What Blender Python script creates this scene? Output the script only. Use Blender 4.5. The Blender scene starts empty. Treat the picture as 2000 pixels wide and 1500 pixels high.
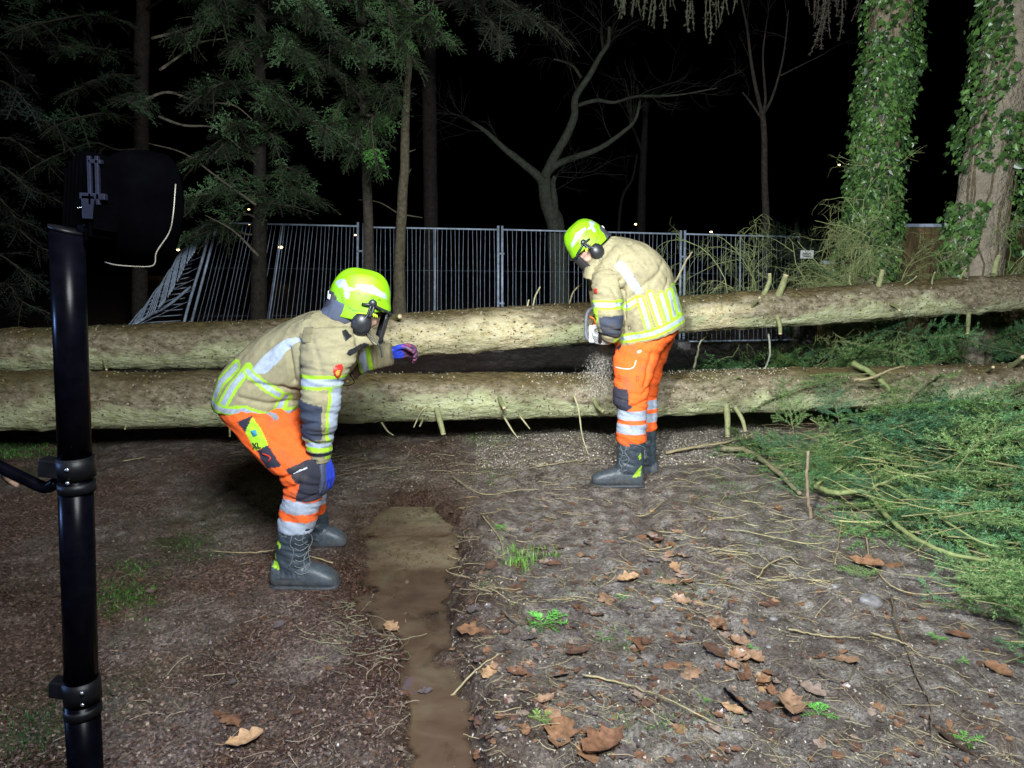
import bpy, math, random
import numpy as np
from mathutils import Vector, Matrix, kdtree
from mathutils.bvhtree import BVHTree
random.seed(4); rng = np.random.default_rng(7)
R = math.radians
sc = bpy.context.scene
col = sc.collection

# ---------------------------------------------------------------- camera, sky, lamps, exposure
CAMH, PITCH, F = 1.5, math.atan(250/1400), 1400.0
cam_d = bpy.data.cameras.new('camera'); cam = bpy.data.objects.new('camera', cam_d); col.objects.link(cam)
cam_d.sensor_width = 36; cam_d.lens = 36*F/2000; cam_d.clip_end = 500; cam_d.clip_start = .05
cam.location = (0, 0, CAMH); cam.rotation_euler = (R(90)-PITCH, 0, 0)
sc.camera = cam
w = bpy.data.worlds.new('World'); sc.world = w; w.use_nodes = True
wn = w.node_tree.nodes; bg = wn['Background']
sky = wn.new('ShaderNodeTexSky'); sky.sky_type = 'NISHITA'; sky.sun_disc = False
sky.sun_elevation = R(-6); sky.sun_rotation = R(200)
w.node_tree.links.new(sky.outputs[0], bg.inputs[0]); bg.inputs[1].default_value = .0006   # night
sc.view_settings.view_transform = 'Standard'; sc.view_settings.look = 'None'
sc.view_settings.exposure = 0; sc.view_settings.gamma = 1
sc.cycles.use_denoising = True
sc.cycles.max_bounces = 5; sc.cycles.diffuse_bounces = 3; sc.cycles.glossy_bounces = 2
def spot(name, loc, aim, watts, size, blend, colr, rad=.05):
    d = bpy.data.lights.new(name, 'SPOT'); o = bpy.data.objects.new(name, d); col.objects.link(o)
    d.energy = watts; d.spot_size = R(size); d.spot_blend = blend; d.color = colr; d.shadow_soft_size = rad
    o.location = loc; o.rotation_euler = (Vector(aim)-Vector(loc)).to_track_quat('-Z', 'Y').to_euler()
    return o
# unseen work floods: one above the frame, one soft fill added behind the camera
spot('work_light', (-.25, 1.0, 2.5), (2.2, 6.0, 1.6), 1250, 96, 1.0, (.95, .99, 1.0), .06)
spot('work_light', (.45, -.2, 3.0), (.35, 5.4, .9), 1750, 124, .8, (.90, .97, 1.0), .5)

# unseen blue lamp, source unknown, added for the mast's blue edge highlight
spot('blue_edge_light', (-4.2, .9, 1.9), (-.8, 1.6, 1.3), 420, 60, .8, (.25, .45, 1.0), .12)

# ---------------------------------------------------------------- pixel <-> world
cp, sp = math.cos(PITCH), math.sin(PITCH)
def W(px, py, Y):
    x = (px-1000)/F; v = (750-py)/F
    t = Y/(cp+v*sp)
    return np.array([x*t, Y, CAMH+(-sp+v*cp)*t])
def G(px, py, z=0.):
    x = (px-1000)/F; v = (750-py)/F
    t = (CAMH-z)/(sp-v*cp)
    return np.array([x*t, (cp+v*sp)*t, z])
def side_px(X, Z, Y):
    d = Y*cp-(Z-CAMH)*sp; v = Y*sp+(Z-CAMH)*cp
    return 1000+F*X/d, 750-F*v/d

# ---------------------------------------------------------------- noise
def _hash(ix, iy, iz, s):
    h = (ix.astype(np.int64)*374761393+iy.astype(np.int64)*668265263+iz.astype(np.int64)*2147483647+s*1274126177) & 0xffffffff
    h = ((h ^ (h >> 13))*1274126177) & 0xffffffff
    h = (h ^ (h >> 16)) & 0xffffff
    return h/float(0xffffff)
def vnoise(x, y, z=None, s=0):
    x = np.asarray(x, float); y = np.asarray(y, float); z = np.zeros_like(x) if z is None else np.asarray(z, float)
    ix, iy, iz = np.floor(x), np.floor(y), np.floor(z)
    fx, fy, fz = x-ix, y-iy, z-iz
    fx = fx*fx*(3-2*fx); fy = fy*fy*(3-2*fy); fz = fz*fz*(3-2*fz)
    r = 0
    for a in (0, 1):
        wa = fx if a else 1-fx
        for b in (0, 1):
            wb = fy if b else 1-fy
            for c in (0, 1):
                wc = fz if c else 1-fz
                r = r+wa*wb*wc*_hash(ix+a, iy+b, iz+c, s)
    return r*2-1
def fbm(x, y, z=None, o=4, s=0):
    r = 0; a = 1.; f = 1.; n = 0
    for k in range(o):
        r = r+a*vnoise(x*f, y*f, None if z is None else z*f, s+k*17); n += a; a *= .5; f *= 2.03
    return r/n
def poly_dist(x, y, pts):
    d = np.full(np.shape(x), 1e9); tt = np.zeros(np.shape(x)); acc = 0.
    for (ax, ay), (bx, by) in zip(pts[:-1], pts[1:]):
        L2 = (bx-ax)**2+(by-ay)**2+1e-12
        t = np.clip(((x-ax)*(bx-ax)+(y-ay)*(by-ay))/L2, 0, 1)
        q = np.hypot(x-ax-t*(bx-ax), y-ay-t*(by-ay))
        tt = np.where(q < d, acc+t, tt); d = np.minimum(d, q); acc += 1
    return d, tt
def inside(x, y, poly):
    r = np.zeros(np.shape(x), bool); n = len(poly)
    for i in range(n):
        x1, y1 = poly[i]; x2, y2 = poly[(i+1) % n]
        c = ((y1 > y) != (y2 > y)) & (x < (x2-x1)*(y-y1)/(y2-y1+1e-12)+x1)
        r ^= c
    return r
def sm(e0, e1, x):
    t = np.clip((x-e0)/(e1-e0), 0, 1); return t*t*(3-2*t)

# ---------------------------------------------------------------- mesh helpers
def tag(o, label=None, cat=None, group=None, kind=None):
    if label: o['label'] = label
    if cat: o['category'] = cat
    if group: o['group'] = group
    if kind: o['kind'] = kind
    return o
def empty(name, loc=(0, 0, 0), label=None, cat=None, group=None):
    o = bpy.data.objects.new(name, None); col.objects.link(o); o.location = loc; o.empty_display_size = .1
    return tag(o, label, cat, group)
def link(name, me, mat=None, parent=None):
    o = bpy.data.objects.new(name, me); col.objects.link(o)
    if mat:
        for m in (mat if isinstance(mat, (list, tuple)) else [mat]): me.materials.append(m)
    if parent:
        o.parent = parent
        if parent.type == 'EMPTY' or True:
            t = Vector((0, 0, 0)); q = parent
            while q: t += q.location; q = q.parent
            o.location = -t
    return o
class MB:
    def __init__(s): s.V = []; s.Q = []; s.T = []; s.n = 0; s.mq = []; s.mt = []; s.C = []
    def add(s, V, Q=None, T=None, m=0, c=None):
        V = np.asarray(V, float).reshape(-1, 3); s.V.append(V)
        if Q is not None and len(Q): s.Q.append(np.asarray(Q)+s.n); s.mq.append(np.full(len(Q), m))
        if T is not None and len(T): s.T.append(np.asarray(T)+s.n); s.mt.append(np.full(len(T), m))
        s.C.append(np.tile(np.asarray(c if c is not None else (1, 1, 1), float), (len(V), 1)) if np.ndim(c) < 2 else c)
        s.n += len(V); return s
    def mesh(s, name, smooth=True, colors=False):
        V = np.concatenate(s.V); Q = np.concatenate(s.Q) if s.Q else np.zeros((0, 4), int); T = np.concatenate(s.T) if s.T else np.zeros((0, 3), int)
        me = bpy.data.meshes.new(name); nq, nt = len(Q), len(T)
        me.vertices.add(len(V)); me.vertices.foreach_set('co', V.astype(np.float32).ravel())
        li = np.concatenate([Q.ravel(), T.ravel()]).astype(np.int32)
        me.loops.add(len(li)); me.loops.foreach_set('vertex_index', li)
        ls = np.concatenate([np.arange(nq)*4, nq*4+np.arange(nt)*3]).astype(np.int32)
        me.polygons.add(nq+nt); me.polygons.foreach_set('loop_start', ls)
        mi = np.concatenate(s.mq+s.mt) if (s.mq or s.mt) else np.zeros(0)
        me.polygons.foreach_set('material_index', mi.astype(np.int32))
        me.polygons.foreach_set('use_smooth', np.full(nq+nt, smooth))
        me.update(calc_edges=True)
        if colors: set_col(me, np.concatenate(s.C))
        return me
    def build(s, name, mat=None, parent=None, smooth=True, colors=False):
        return link(name, s.mesh(name, smooth, colors), mat, parent)
def set_col(me, C, name='tint'):
    a = me.color_attributes.new(name, 'FLOAT_COLOR', 'POINT')
    C = np.asarray(C, float)
    if C.shape[1] == 3: C = np.hstack([C, np.ones((len(C), 1))])
    a.data.foreach_set('color', C.astype(np.float32).ravel())
def tube(P, r, n=8, cap=True, jit=0.):
    P = np.asarray(P, float); m = len(P); r = np.broadcast_to(np.asarray(r, float), (m,))
    T = np.gradient(P, axis=0); T /= np.linalg.norm(T, axis=1)[:, None]+1e-12
    ref = np.array([0, 0, 1.]) if abs(T[0, 2]) < .85 else np.array([1., 0, 0])
    U = np.zeros_like(P); u = np.cross(T[0], ref); u /= np.linalg.norm(u)
    for i in range(m):
        u = u-T[i]*np.dot(u, T[i]); u /= np.linalg.norm(u)+1e-12; U[i] = u
    B = np.cross(T, U)
    th = np.arange(n)*2*math.pi/n
    rr = r[:, None]*np.ones(n)[None]
    if jit: rr = rr*(1+jit*(rng.random((m, n))-.5))
    V = P[:, None]+rr[..., None]*(np.cos(th)[None, :, None]*U[:, None]+np.sin(th)[None, :, None]*B[:, None])
    V = V.reshape(-1, 3)
    i, j = np.meshgrid(np.arange(m-1), np.arange(n), indexing='ij'); j2 = (j+1) % n
    Q = np.stack([i*n+j, i*n+j2, (i+1)*n+j2, (i+1)*n+j], -1).reshape(-1, 4)
    Tt = []
    if cap:
        V = np.vstack([V, P[0], P[-1]]); a = m*n; b = a+1
        jj = np.arange(n); k = (jj+1) % n
        Tt = np.vstack([np.stack([np.full(n, a), k, jj], 1), np.stack([np.full(n, b), (m-1)*n+jj, (m-1)*n+k], 1)])
    return V, Q, Tt
def spline(P, k=6):
    P = np.asarray(P, float)
    if len(P) < 3:
        t = np.linspace(0, 1, k+1)[:, None]; return P[0]*(1-t)+P[1]*t
    E = np.vstack([2*P[0]-P[1], P, 2*P[-1]-P[-2]]); out = []
    for i in range(1, len(E)-2):
        for q in range(k):
            t = q/k; a, b, c, d = E[i-1], E[i], E[i+1], E[i+2]
            out.append(.5*((2*b)+(-a+c)*t+(2*a-5*b+4*c-d)*t*t+(-a+3*b-3*c+d)*t**3))
    out.append(E[-2]); return np.array(out)
def box(c, h, rot=None):
    V = np.array([[x, y, z] for x in (-1, 1) for y in (-1, 1) for z in (-1, 1)], float)*np.asarray(h)
    if rot is not None: V = V@np.asarray(rot).T
    return V+np.asarray(c), np.array([[0, 1, 3, 2], [4, 6, 7, 5], [0, 4, 5, 1], [2, 3, 7, 6], [0, 2, 6, 4], [1, 5, 7, 3]])
def ellipsoid(c, r, M=None, n=20, m=14):
    V = []; 
    for i in range(m+1):
        a = math.pi*i/m
        for j in range(n):
            b = 2*math.pi*j/n; V.append((math.sin(a)*math.cos(b), math.sin(a)*math.sin(b), math.cos(a)))
    V = np.array(V)*np.asarray(r)
    if M is not None: V = V@np.asarray(M).T
    i, j = np.meshgrid(np.arange(m), np.arange(n), indexing='ij'); j2 = (j+1) % n
    Q = np.stack([i*n+j, (i+1)*n+j, (i+1)*n+j2, i*n+j2], -1).reshape(-1, 4)
    return V+np.asarray(c), Q
def bevel(o, wd=.003, seg=2):
    m = o.modifiers.new('b', 'BEVEL'); m.width = wd; m.segments = seg; return o

# ---------------------------------------------------------------- materials
def new_mat(name):
    m = bpy.data.materials.new(name); m.use_nodes = True
    return m, m.node_tree.nodes, m.node_tree.links, m.node_tree.nodes['Principled BSDF']
def ramp(n, l, src, stops):
    r = n.new('ShaderNodeValToRGB'); e = r.color_ramp.elements
    while len(e) < len(stops): e.new(.5)
    for el, (p, c) in zip(e, stops): el.position = p; el.color = (*c, 1) if len(c) == 3 else c
    l.new(src, r.inputs[0]); return r.outputs[0]
def noise(n, l, vec, scale, det=4, rough=.55, dist=0.):
    t = n.new('ShaderNodeTexNoise'); t.inputs['Scale'].default_value = scale; t.inputs['Detail'].default_value = det
    t.inputs['Roughness'].default_value = rough; t.inputs['Distortion'].default_value = dist
    if vec: l.new(vec, t.inputs['Vector'])
    return t.outputs[0]
def mixc(n, l, fac, a, b, mode='MIX'):
    x = n.new('ShaderNodeMix'); x.data_type = 'RGBA'; x.blend_type = mode
    for s, v in ((x.inputs[0], fac), (x.inputs[6], a), (x.inputs[7], b)):
        if hasattr(v, 'is_linked'): l.new(v, s)
        elif isinstance(v, (int, float)): s.default_value = v
        else: s.default_value = (*v, 1)
    return x.outputs[2]
def bump(n, l, h, strength, dist, b, prev=None):
    q = n.new('ShaderNodeBump'); q.inputs['Strength'].default_value = strength; q.inputs['Distance'].default_value = dist
    l.new(h, q.inputs['Height'])
    if prev is not None: l.new(prev, q.inputs['Normal'])
    if b: l.new(q.outputs[0], b.inputs['Normal'])
    return q.outputs[0]
def simple(name, c, rough=.6, metal=0., var=.25, scale=20, bm=.3, bscale=60, bd=.002, spec=.5, coat=0., sheen=0.):
    m, n, l, b = new_mat(name); tc = n.new('ShaderNodeTexCoord').outputs['Object']
    f = noise(n, l, tc, scale, 5)
    lo = tuple(max(0, x*(1-var)) for x in c); hi = tuple(min(1, x*(1+var)) for x in c)
    l.new(ramp(n, l, f, [(.35, lo), (.65, hi)]), b.inputs['Base Color'])
    b.inputs['Roughness'].default_value = rough; b.inputs['Metallic'].default_value = metal
    b.inputs['Specular IOR Level'].default_value = spec; b.inputs['Coat Weight'].default_value = coat
    if bm: bump(n, l, noise(n, l, tc, bscale, 4), bm, bd, b)
    return m
def tinted(name, rough=.7, var=.18, scale=30, bm=.4, bscale=250, bd=.001, spec=.3, trans=0., sheen=0., dirt=0.):
    m, n, l, b = new_mat(name); tc = n.new('ShaderNodeTexCoord').outputs['Object']
    a = n.new('ShaderNodeAttribute'); a.attribute_name = 'tint'
    f = ramp(n, l, noise(n, l, tc, scale, 6, .65), [(.3, (1-var,)*3), (.7, (1+var,)*3)])
    c = mixc(n, l, 1., a.outputs['Color'], f, 'MULTIPLY')
    if dirt: c = mixc(n, l, ramp(n, l, noise(n, l, tc, 7, 9, .72, .3), [(.52, (0,)*3), (.74, (dirt,)*3)]), c, (.10, .08, .06))
    l.new(c, b.inputs['Base Color']); b.inputs['Roughness'].default_value = rough
    b.inputs['Specular IOR Level'].default_value = spec
    if sheen: b.inputs['Sheen Weight'].default_value = sheen
    if bm: bump(n, l, noise(n, l, tc, bscale, 3), bm, bd, b)
    return m
M = {}
M['leaf'] = tinted('leaf', .34, .5, 45, .6, 90, .002, spec=.5)
M['needle'] = tinted('needle', .5, .3, 5, 0)
M['ivy'] = tinted('ivy', .35, .3, 25, .3, 60, spec=.55)
M['twig'] = tinted('twig', .65, .35, 30, .5, 200)
M['grass'] = tinted('grass', .45, .3, 30, 0)
M['chip'] = tinted('chip', .5, .3, 40, 0)
M['cloth'] = tinted('cloth', .85, .14, 45, .6, 500, .002, .2, dirt=.75)
M['boot'] = tinted('boot', .5, .3, 40, .5, 160, .0015, .5)
M['black_metal'] = simple('black_metal', (.001, .001, .002), .27, 0., .3, 30, .1, 80, .001, .035)
M['black_plastic'] = simple('black_plastic', (.018, .019, .022), .4, 0., .3, 40, .15, 200, .001, .5); M['clamp_black'] = simple('clamp_black', (.003, .003, .004), .45, 0., .3, 40, .3, 200, .001, .12)
M['grey_strap'] = simple('grey_strap', (.10, .105, .12), .6, 0., .25, 60, .5, 400, .001)
M['galvanised'] = simple('galvanised', (.52, .62, .78), .42, .1, .25, 14, .2, 90, .001, .6)
M['cut_wood'] = simple('cut_wood', (.58, .45, .28), .75, 0., .2, 60, .5, 160, .002)
M['rubber'] = simple('rubber', (.03, .034, .04), .6, 0., .4, 50, .6, 120, .003)
M['skin'] = simple('skin', (.55, .33, .25), .5, 0., .1, 30, .2, 300, .001)
M['stone'] = simple('stone', (.16, .15, .15), .5, 0., .3, 30, .6, 60, .004)
M['white_paint'] = simple('white_paint', (.75, .76, .78), .4, 0., .05, 20, .1, 100)
# ---------------------------------------------------------------- ground
WATER = -.034
pud_c = [tuple(G(*p)[:2]) for p in [(800, 985), (800, 1020), (795, 1090), (800, 1160), (835, 1220), (850, 1320), (868, 1420), (872, 1520), (870, 1800)]]
pud_w = [.16, .40, .37, .28, .10, .12, .16, .16, .2]
pud_w = [.15, .225, .235, .19, .088, .095, .10, .115, .12]
rut = [tuple(G(*p)[:2]) for p in [(1250, 975), (1290, 1060), (1370, 1180), (1440, 1270), (1490, 1330), (1560, 1500)]]
def ground_h(x, y, fine=True):
    x = np.asarray(x, float); y = np.asarray(y, float)
    h = .022*fbm(x*.8, y*.8, o=3, s=3)+.036*fbm(x*2.4, y*2.4, o=3, s=9)
    if fine:
        lump = fbm(x*13, y*13, o=4, s=21); h = h+.020*lump-.012*sm(.15, .5, fbm(x*11, y*11, o=3, s=91))+.010*np.abs(fbm(x*36, y*36, o=3, s=33))
        # churned mud on the left, drag marks running up to the logs
        h = h+.007*fbm(x*30, y*7, o=3, s=41)*sm(.1, -.6, x)
        h = h+.006*vnoise(x*22+y*9, y*3, s=51)*sm(3.9, 4.6, y)*sm(1.2, .4, np.abs(x+.25))
    d, t = poly_dist(x, y, pud_c)
    wv = np.interp(t, range(len(pud_w)), pud_w)*(1+.30*fbm(x*5, y*5, o=4, s=61)+.25*fbm(x*19, y*19, o=3, s=62))
    inn = sm(1.5, .7, d/wv)
    h = h-(.085-.045*np.exp(-((t-4.6)/.35)**2)+.03*fbm(x*9, y*9, o=3, s=64))*inn
    cx = np.interp(y[...] if y.ndim else y, [p[1] for p in pud_c][::-1], [p[0] for p in pud_c][::-1])
    h = h+.055*np.exp(-((x-cx-wv-.16)/.13)**2)*sm(4.3, 3.9, y)*(x > cx)      # right-hand bank of the wheel rut
    h = h-.018*np.exp(-((x-cx+wv+.1)/.28)**2)*sm(3.2, 2.8, y)*(x < cx)
    d2, t2 = poly_dist(x, y, rut)
    h = h-.03*np.exp(-(d2/.055)**2)+.020*np.exp(-((d2-.13)/.06)**2)+.014*np.cos(d2*2*math.pi/.30)*np.exp(-(d2/.75)**2)*(d2 > .2)
    # gentle mound of earth by the right-hand worker
    h = h+.03*np.exp(-((x-.75)**2+(y-5.1)**2)/.5)
    # flat footing
    for (fx, fy) in ((-.95, 3.14), (-.9, 3.56), (.72, 4.62), (.9, 4.85)):
        q = np.exp(-((x-fx)**2+(y-fy)**2)/.035); h = h*(1-q)+(-.004)*q
    return h*sm(26, 12, y)+0*x
def grid_patch(x0, x1, y0, y1, step, drop=0.):
    nx, ny = int((x1-x0)/step)+1, int((y1-y0)/step)+1
    X, Y = np.meshgrid(np.linspace(x0, x1, nx), np.linspace(y0, y1, ny))
    Z = ground_h(X, Y)-drop
    V = np.stack([X, Y, Z], -1).reshape(-1, 3)
    i, j = np.meshgrid(np.arange(ny-1), np.arange(nx-1), indexing='ij')
    Q = np.stack([i*nx+j, i*nx+j+1, (i+1)*nx+j+1, (i+1)*nx+j], -1).reshape(-1, 4)
    return V, Q
gx = np.unique(np.round(np.concatenate([np.linspace(-70, -9, 26), np.arange(-9, -4.2, .12), np.arange(-4.2, 4.6, .0165), np.arange(4.6, 9, .12), np.linspace(9, 70, 26)]), 4))
gy = np.unique(np.round(np.concatenate([np.linspace(-12, 1.0, 14), np.arange(1.0, 3.6, .0135), np.arange(3.6, 6.6, .021), np.arange(6.6, 12, .1), np.linspace(12, 120, 30)]), 4))
X, Y = np.meshgrid(gx, gy); Z = ground_h(X, Y); gm_grid = Z
ny, nx = X.shape
i, j = np.meshgrid(np.arange(ny-1), np.arange(nx-1), indexing='ij')
g = MB(); g.add(np.stack([X, Y, Z], -1).reshape(-1, 3), np.stack([i*nx+j, i*nx+j+1, (i+1)*nx+j+1, (i+1)*nx+j], -1).reshape(-1, 4))
# what the soil is made of: red bark mulch left, grey-brown clay right, mossy patches, sawdust by the cut
x, y = X.ravel(), Y.ravel()
red = sm(.15, -.75, x+.3*fbm(x*1.7, y*1.7, s=71))*(.45+.55*sm(-.2, .3, fbm(x*2.2, y*2.2, s=73)))
red = np.clip(red+.5*np.exp(-((x+.45)**2+(y-2.35)**2)/.06), 0, 1)
moss = np.zeros_like(x)
for (a, b, r, s_) in ((40, 890, .5, 1.), (370, 1040, .35, .7), (240, 1165, .16, .8), (60, 1440, .35, .7), (300, 900, .3, .2), (740, 900, .35, .5), (960, 850, .2, .5), (1480, 1000, .5, .3)):
    q = G(a, b); moss = np.maximum(moss, s_*np.exp(-((x-q[0])**2+((y-q[1])*.6)**2)/r**2))
moss *= sm(-.35, .25, fbm(x*6, y*6, s=77))
q = G(1180, 860); saw = .8*np.exp(-(((x-q[0]-.15)/1.0)**2+((y-q[1]-.1)/.45)**2))*sm(-.6, .1, fbm(x*14, y*14, s=79))
gm_ = g.mesh('ground', True)
dW, tW = poly_dist(x, y, pud_c); wet = sm(.34, .0, dW-np.interp(tW, range(len(pud_w)), pud_w)+.12*fbm(x*6, y*6, o=3, s=81)); wet = np.maximum(wet, .8*sm(.05, .35, fbm(x*1.8, y*1.8, o=3, s=83))*sm(.2, -.5, x)*sm(3.8, 2.8, y))
set_col(gm_, np.stack([red, moss, saw, wet], 1), 'soil')
m, n, l, b = new_mat('mud'); M['mud'] = m
geo = n.new('ShaderNodeTexCoord').outputs['Object']
at = n.new('ShaderNodeAttribute'); at.attribute_name = 'soil'
sep = n.new('ShaderNodeSeparateColor'); l.new(at.outputs['Color'], sep.inputs[0])
n1 = noise(n, l, geo, 9, 8, .62); n2 = noise(n, l, geo, 70, 6, .7); n3 = noise(n, l, geo, 2.2, 5, .6)
clay = ramp(n, l, n1, [(.34, (.085, .062, .05)), (.50, (.20, .168, .145)), (.66, (.36, .32, .285))])
mulch = ramp(n, l, n2, [(.34, (.03, .015, .011)), (.5, (.125, .068, .05)), (.62, (.21, .14, .11)), (.74, (.42, .36, .31))])
c = mixc(n, l, sep.outputs[0], clay, mulch)
c = mixc(n, l, .75, c, ramp(n, l, n2, [(.34, (.16, .15, .14)), (.5, (.95, .95, .95)), (.68, (1.9, 1.85, 1.8))]), 'MULTIPLY')
c = mixc(n, l, ramp(n, l, n3, [(.55, (0, 0, 0)), (.7, (.45, .45, .45))]), c, (.115, .05, .026))
mo = ramp(n, l, n2, [(.35, (.012, .022, .006)), (.6, (.05, .085, .02)), (.75, (.10, .13, .045))])
c = mixc(n, l, sep.outputs[1], c, mo)
vor = n.new('ShaderNodeTexVoronoi'); vor.inputs['Scale'].default_value = 130; l.new(geo, vor.inputs['Vector'])
sp_ = ramp(n, l, vor.outputs['Distance'], [(.16, (1, 1, 1)), (.26, (0, 0, 0))])
mm = n.new('ShaderNodeMath'); mm.operation = 'MULTIPLY'; l.new(sp_, mm.inputs[0]); l.new(ramp(n, l, noise(n, l, geo, 30, 3), [(.5, (0, 0, 0)), (.62, (.55,)*3)]), mm.inputs[1])
c = mixc(n, l, mm.outputs[0], c, (.27, .235, .20))
c = mixc(n, l, sep.outputs[2], c, (.33, .29, .235))
c = mixc(n, l, at.outputs['Alpha'], c, mixc(n, l, 1., c, (.50, .42, .36), 'MULTIPLY'))
l.new(c, b.inputs['Base Color'])
l.new(mixc(n, l, at.outputs['Alpha'], ramp(n, l, noise(n, l, geo, 5, 5, .6), [(.35, (.3,)*3), (.6, (.7,)*3)]), (.14, .14, .14)), b.inputs['Roughness'])
b.inputs['Specular IOR Level'].default_value = .5
hb = bump(n, l, n2, 1., .035, None); bump(n, l, noise(n, l, geo, 260, 4, .7), .7, .004, b, hb)
go = link('ground', gm_, m); tag(go, kind='structure')

# puddle water: flat sheet cut out where the rut dips below it
px0, px1, py0, py1 = -1.1, .15, 1.0, 4.25
nx_, ny_ = 130, 330
X, Y = np.meshgrid(np.linspace(px0, px1, nx_), np.linspace(py0, py1, ny_))
H = ground_h(X, Y); 
d, t = poly_dist(X, Y, pud_c); wv = np.interp(t, range(len(pud_w)), pud_w)
ok = (H < WATER+.004) & (d < wv*2.4)
i, j = np.meshgrid(np.arange(ny_-1), np.arange(nx_-1), indexing='ij')
keep = ok[:-1, :-1] | ok[1:, :-1] | ok[:-1, 1:] | ok[1:, 1:]
Q = np.stack([i*nx_+j, i*nx_+j+1, (i+1)*nx_+j+1, (i+1)*nx_+j], -1)[keep]
used, inv = np.unique(Q, return_inverse=True)
V = np.stack([X, Y, np.full_like(X, WATER)], -1).reshape(-1, 3)[used]
m, n, l, b = new_mat('muddy_water'); geo = n.new('ShaderNodeTexCoord').outputs['Object']
mp = n.new('ShaderNodeMapping'); mp.inputs['Scale'].default_value = (4, 5, 1); l.new(geo, mp.inputs[0])
l.new(ramp(n, l, noise(n, l, mp.outputs[0], 1.1, 5, .6, .5), [(.35, (.072, .044, .028)), (.55, (.10, .066, .043)), (.72, (.125, .094, .06))]), b.inputs['Base Color'])
b.inputs['Roughness'].default_value = .012; b.inputs['IOR'].default_value = 1.4; b.inputs['Specular IOR Level'].default_value = .9
bump(n, l, noise(n, l, geo, 3, 2), .03, .003, b)
dep = np.clip(WATER-H, 0, 1).reshape(-1)[used]; at = n.new('ShaderNodeAttribute'); at.attribute_name = 'tint'
l.new(ramp(n, l, at.outputs['Color'], [(.0, (.0,)*3), (.10, (.55,)*3), (.30, (.97,)*3)]), b.inputs['Alpha'])
po = MB().add(V, inv.reshape(-1, 4), c=np.repeat(np.clip(dep[:, None]*10, 0, 1), 3, axis=1)).build('puddle', m, colors=True); tag(po, kind='structure')

_HX, _HY, _HZ = gx, gy, gm_grid
def hz(x, y):
    i = min(max(int(np.searchsorted(_HX, x))-1, 0), len(_HX)-2); j = min(max(int(np.searchsorted(_HY, y))-1, 0), len(_HY)-2)
    u = (x-_HX[i])/(_HX[i+1]-_HX[i]); v = (y-_HY[j])/(_HY[j+1]-_HY[j])
    return float((_HZ[j, i]*(1-u)+_HZ[j, i+1]*u)*(1-v)+(_HZ[j+1, i]*(1-u)+_HZ[j+1, i+1]*u)*v)
def gz(P):                    # drop a batch of points on the soil (or the water)
    return np.maximum(ground_h(P[:, 0], P[:, 1]), WATER)
# ---------------------------------------------------------------- the two felled trunks
def bark_mat(name, seed, peel):
    m, n, l, b = new_mat(name); g0 = n.new('ShaderNodeTexCoord').outputs['Object']
    mp = n.new('ShaderNodeMapping'); mp.inputs['Scale'].default_value = (.55, 1, 1); mp.inputs['Location'].default_value = (seed, 0, 0); l.new(g0, mp.inputs[0]); v = mp.outputs[0]
    brown = ramp(n, l, noise(n, l, v, 26, 8, .68), [(.3, (.06, .045, .024)), (.46, (.22, .18, .11)), (.60, (.37, .31, .215)), (.75, (.54, .49, .37))])
    pale = ramp(n, l, noise(n, l, v, 18, 8, .7), [(.3, (.24, .225, .10)), (.45, (.50, .52, .28)), (.7, (.64, .66, .43))])
    at = n.new('ShaderNodeAttribute'); at.attribute_name = 'height'
    sepc = n.new('ShaderNodeSeparateColor'); l.new(at.outputs['Color'], sepc.inputs[0])
    ad = n.new('ShaderNodeMath'); ad.operation = 'ADD'; l.new(sepc.outputs[0], ad.inputs[0]); l.new(noise(n, l, v, 3.2, 7, .62, .4), ad.inputs[1])
    f = ramp(n, l, ad.outputs[0], [(.66, (1,)*3), (.80, (0,)*3)])
    c = mixc(n, l, f, brown, pale)
    # moss and rusty algae along the crest, where rain sat
    c = mixc(n, l, sepc.outputs[1], c, ramp(n, l, noise(n, l, v, 30, 6, .7), [(.35, (.045, .032, .008)), (.6, (.15, .105, .028)), (.75, (.2, .16, .07))]))
    c = mixc(n, l, sepc.outputs[2], c, ramp(n, l, noise(n, l, v, 22, 7, .7), [(.3, (.25, .17, .07)), (.45, (.62, .53, .30)), (.7, (.80, .72, .50))]))
    # green algae patches
    c = mixc(n, l, ramp(n, l, noise(n, l, v, 2.4, 5, .6), [(.55, (0,)*3), (.68, (.42,)*3)]), c, (.13, .165, .055))
    # dark lenticels / knots
    vo = n.new('ShaderNodeTexVoronoi'); vo.inputs['Scale'].default_value = 26; vo.inputs['Randomness'].default_value = 1; l.new(v, vo.inputs['Vector'])
    c = mixc(n, l, ramp(n, l, vo.outputs['Distance'], [(.10, (.75,)*3), (.22, (0,)*3)]), c, (.05, .04, .022))
    l.new(c, b.inputs['Base Color']); b.inputs['Roughness'].default_value = .72; b.inputs['Specular IOR Level'].default_value = .35
    wv_ = n.new('ShaderNodeTexVoronoi'); wv_.inputs['Scale'].default_value = 60; l.new(v, wv_.inputs['Vector']); h = bump(n, l, wv_.outputs['Distance'], .5, .012, None); h = bump(n, l, noise(n, l, v, 34, 8, .7), 1., .03, None, h)
    h = bump(n, l, noise(n, l, v, 150, 5, .7), .7, .006, None, h); bump(n, l, vo.outputs['Distance'], .35, .012, b, h)
    return m
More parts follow.
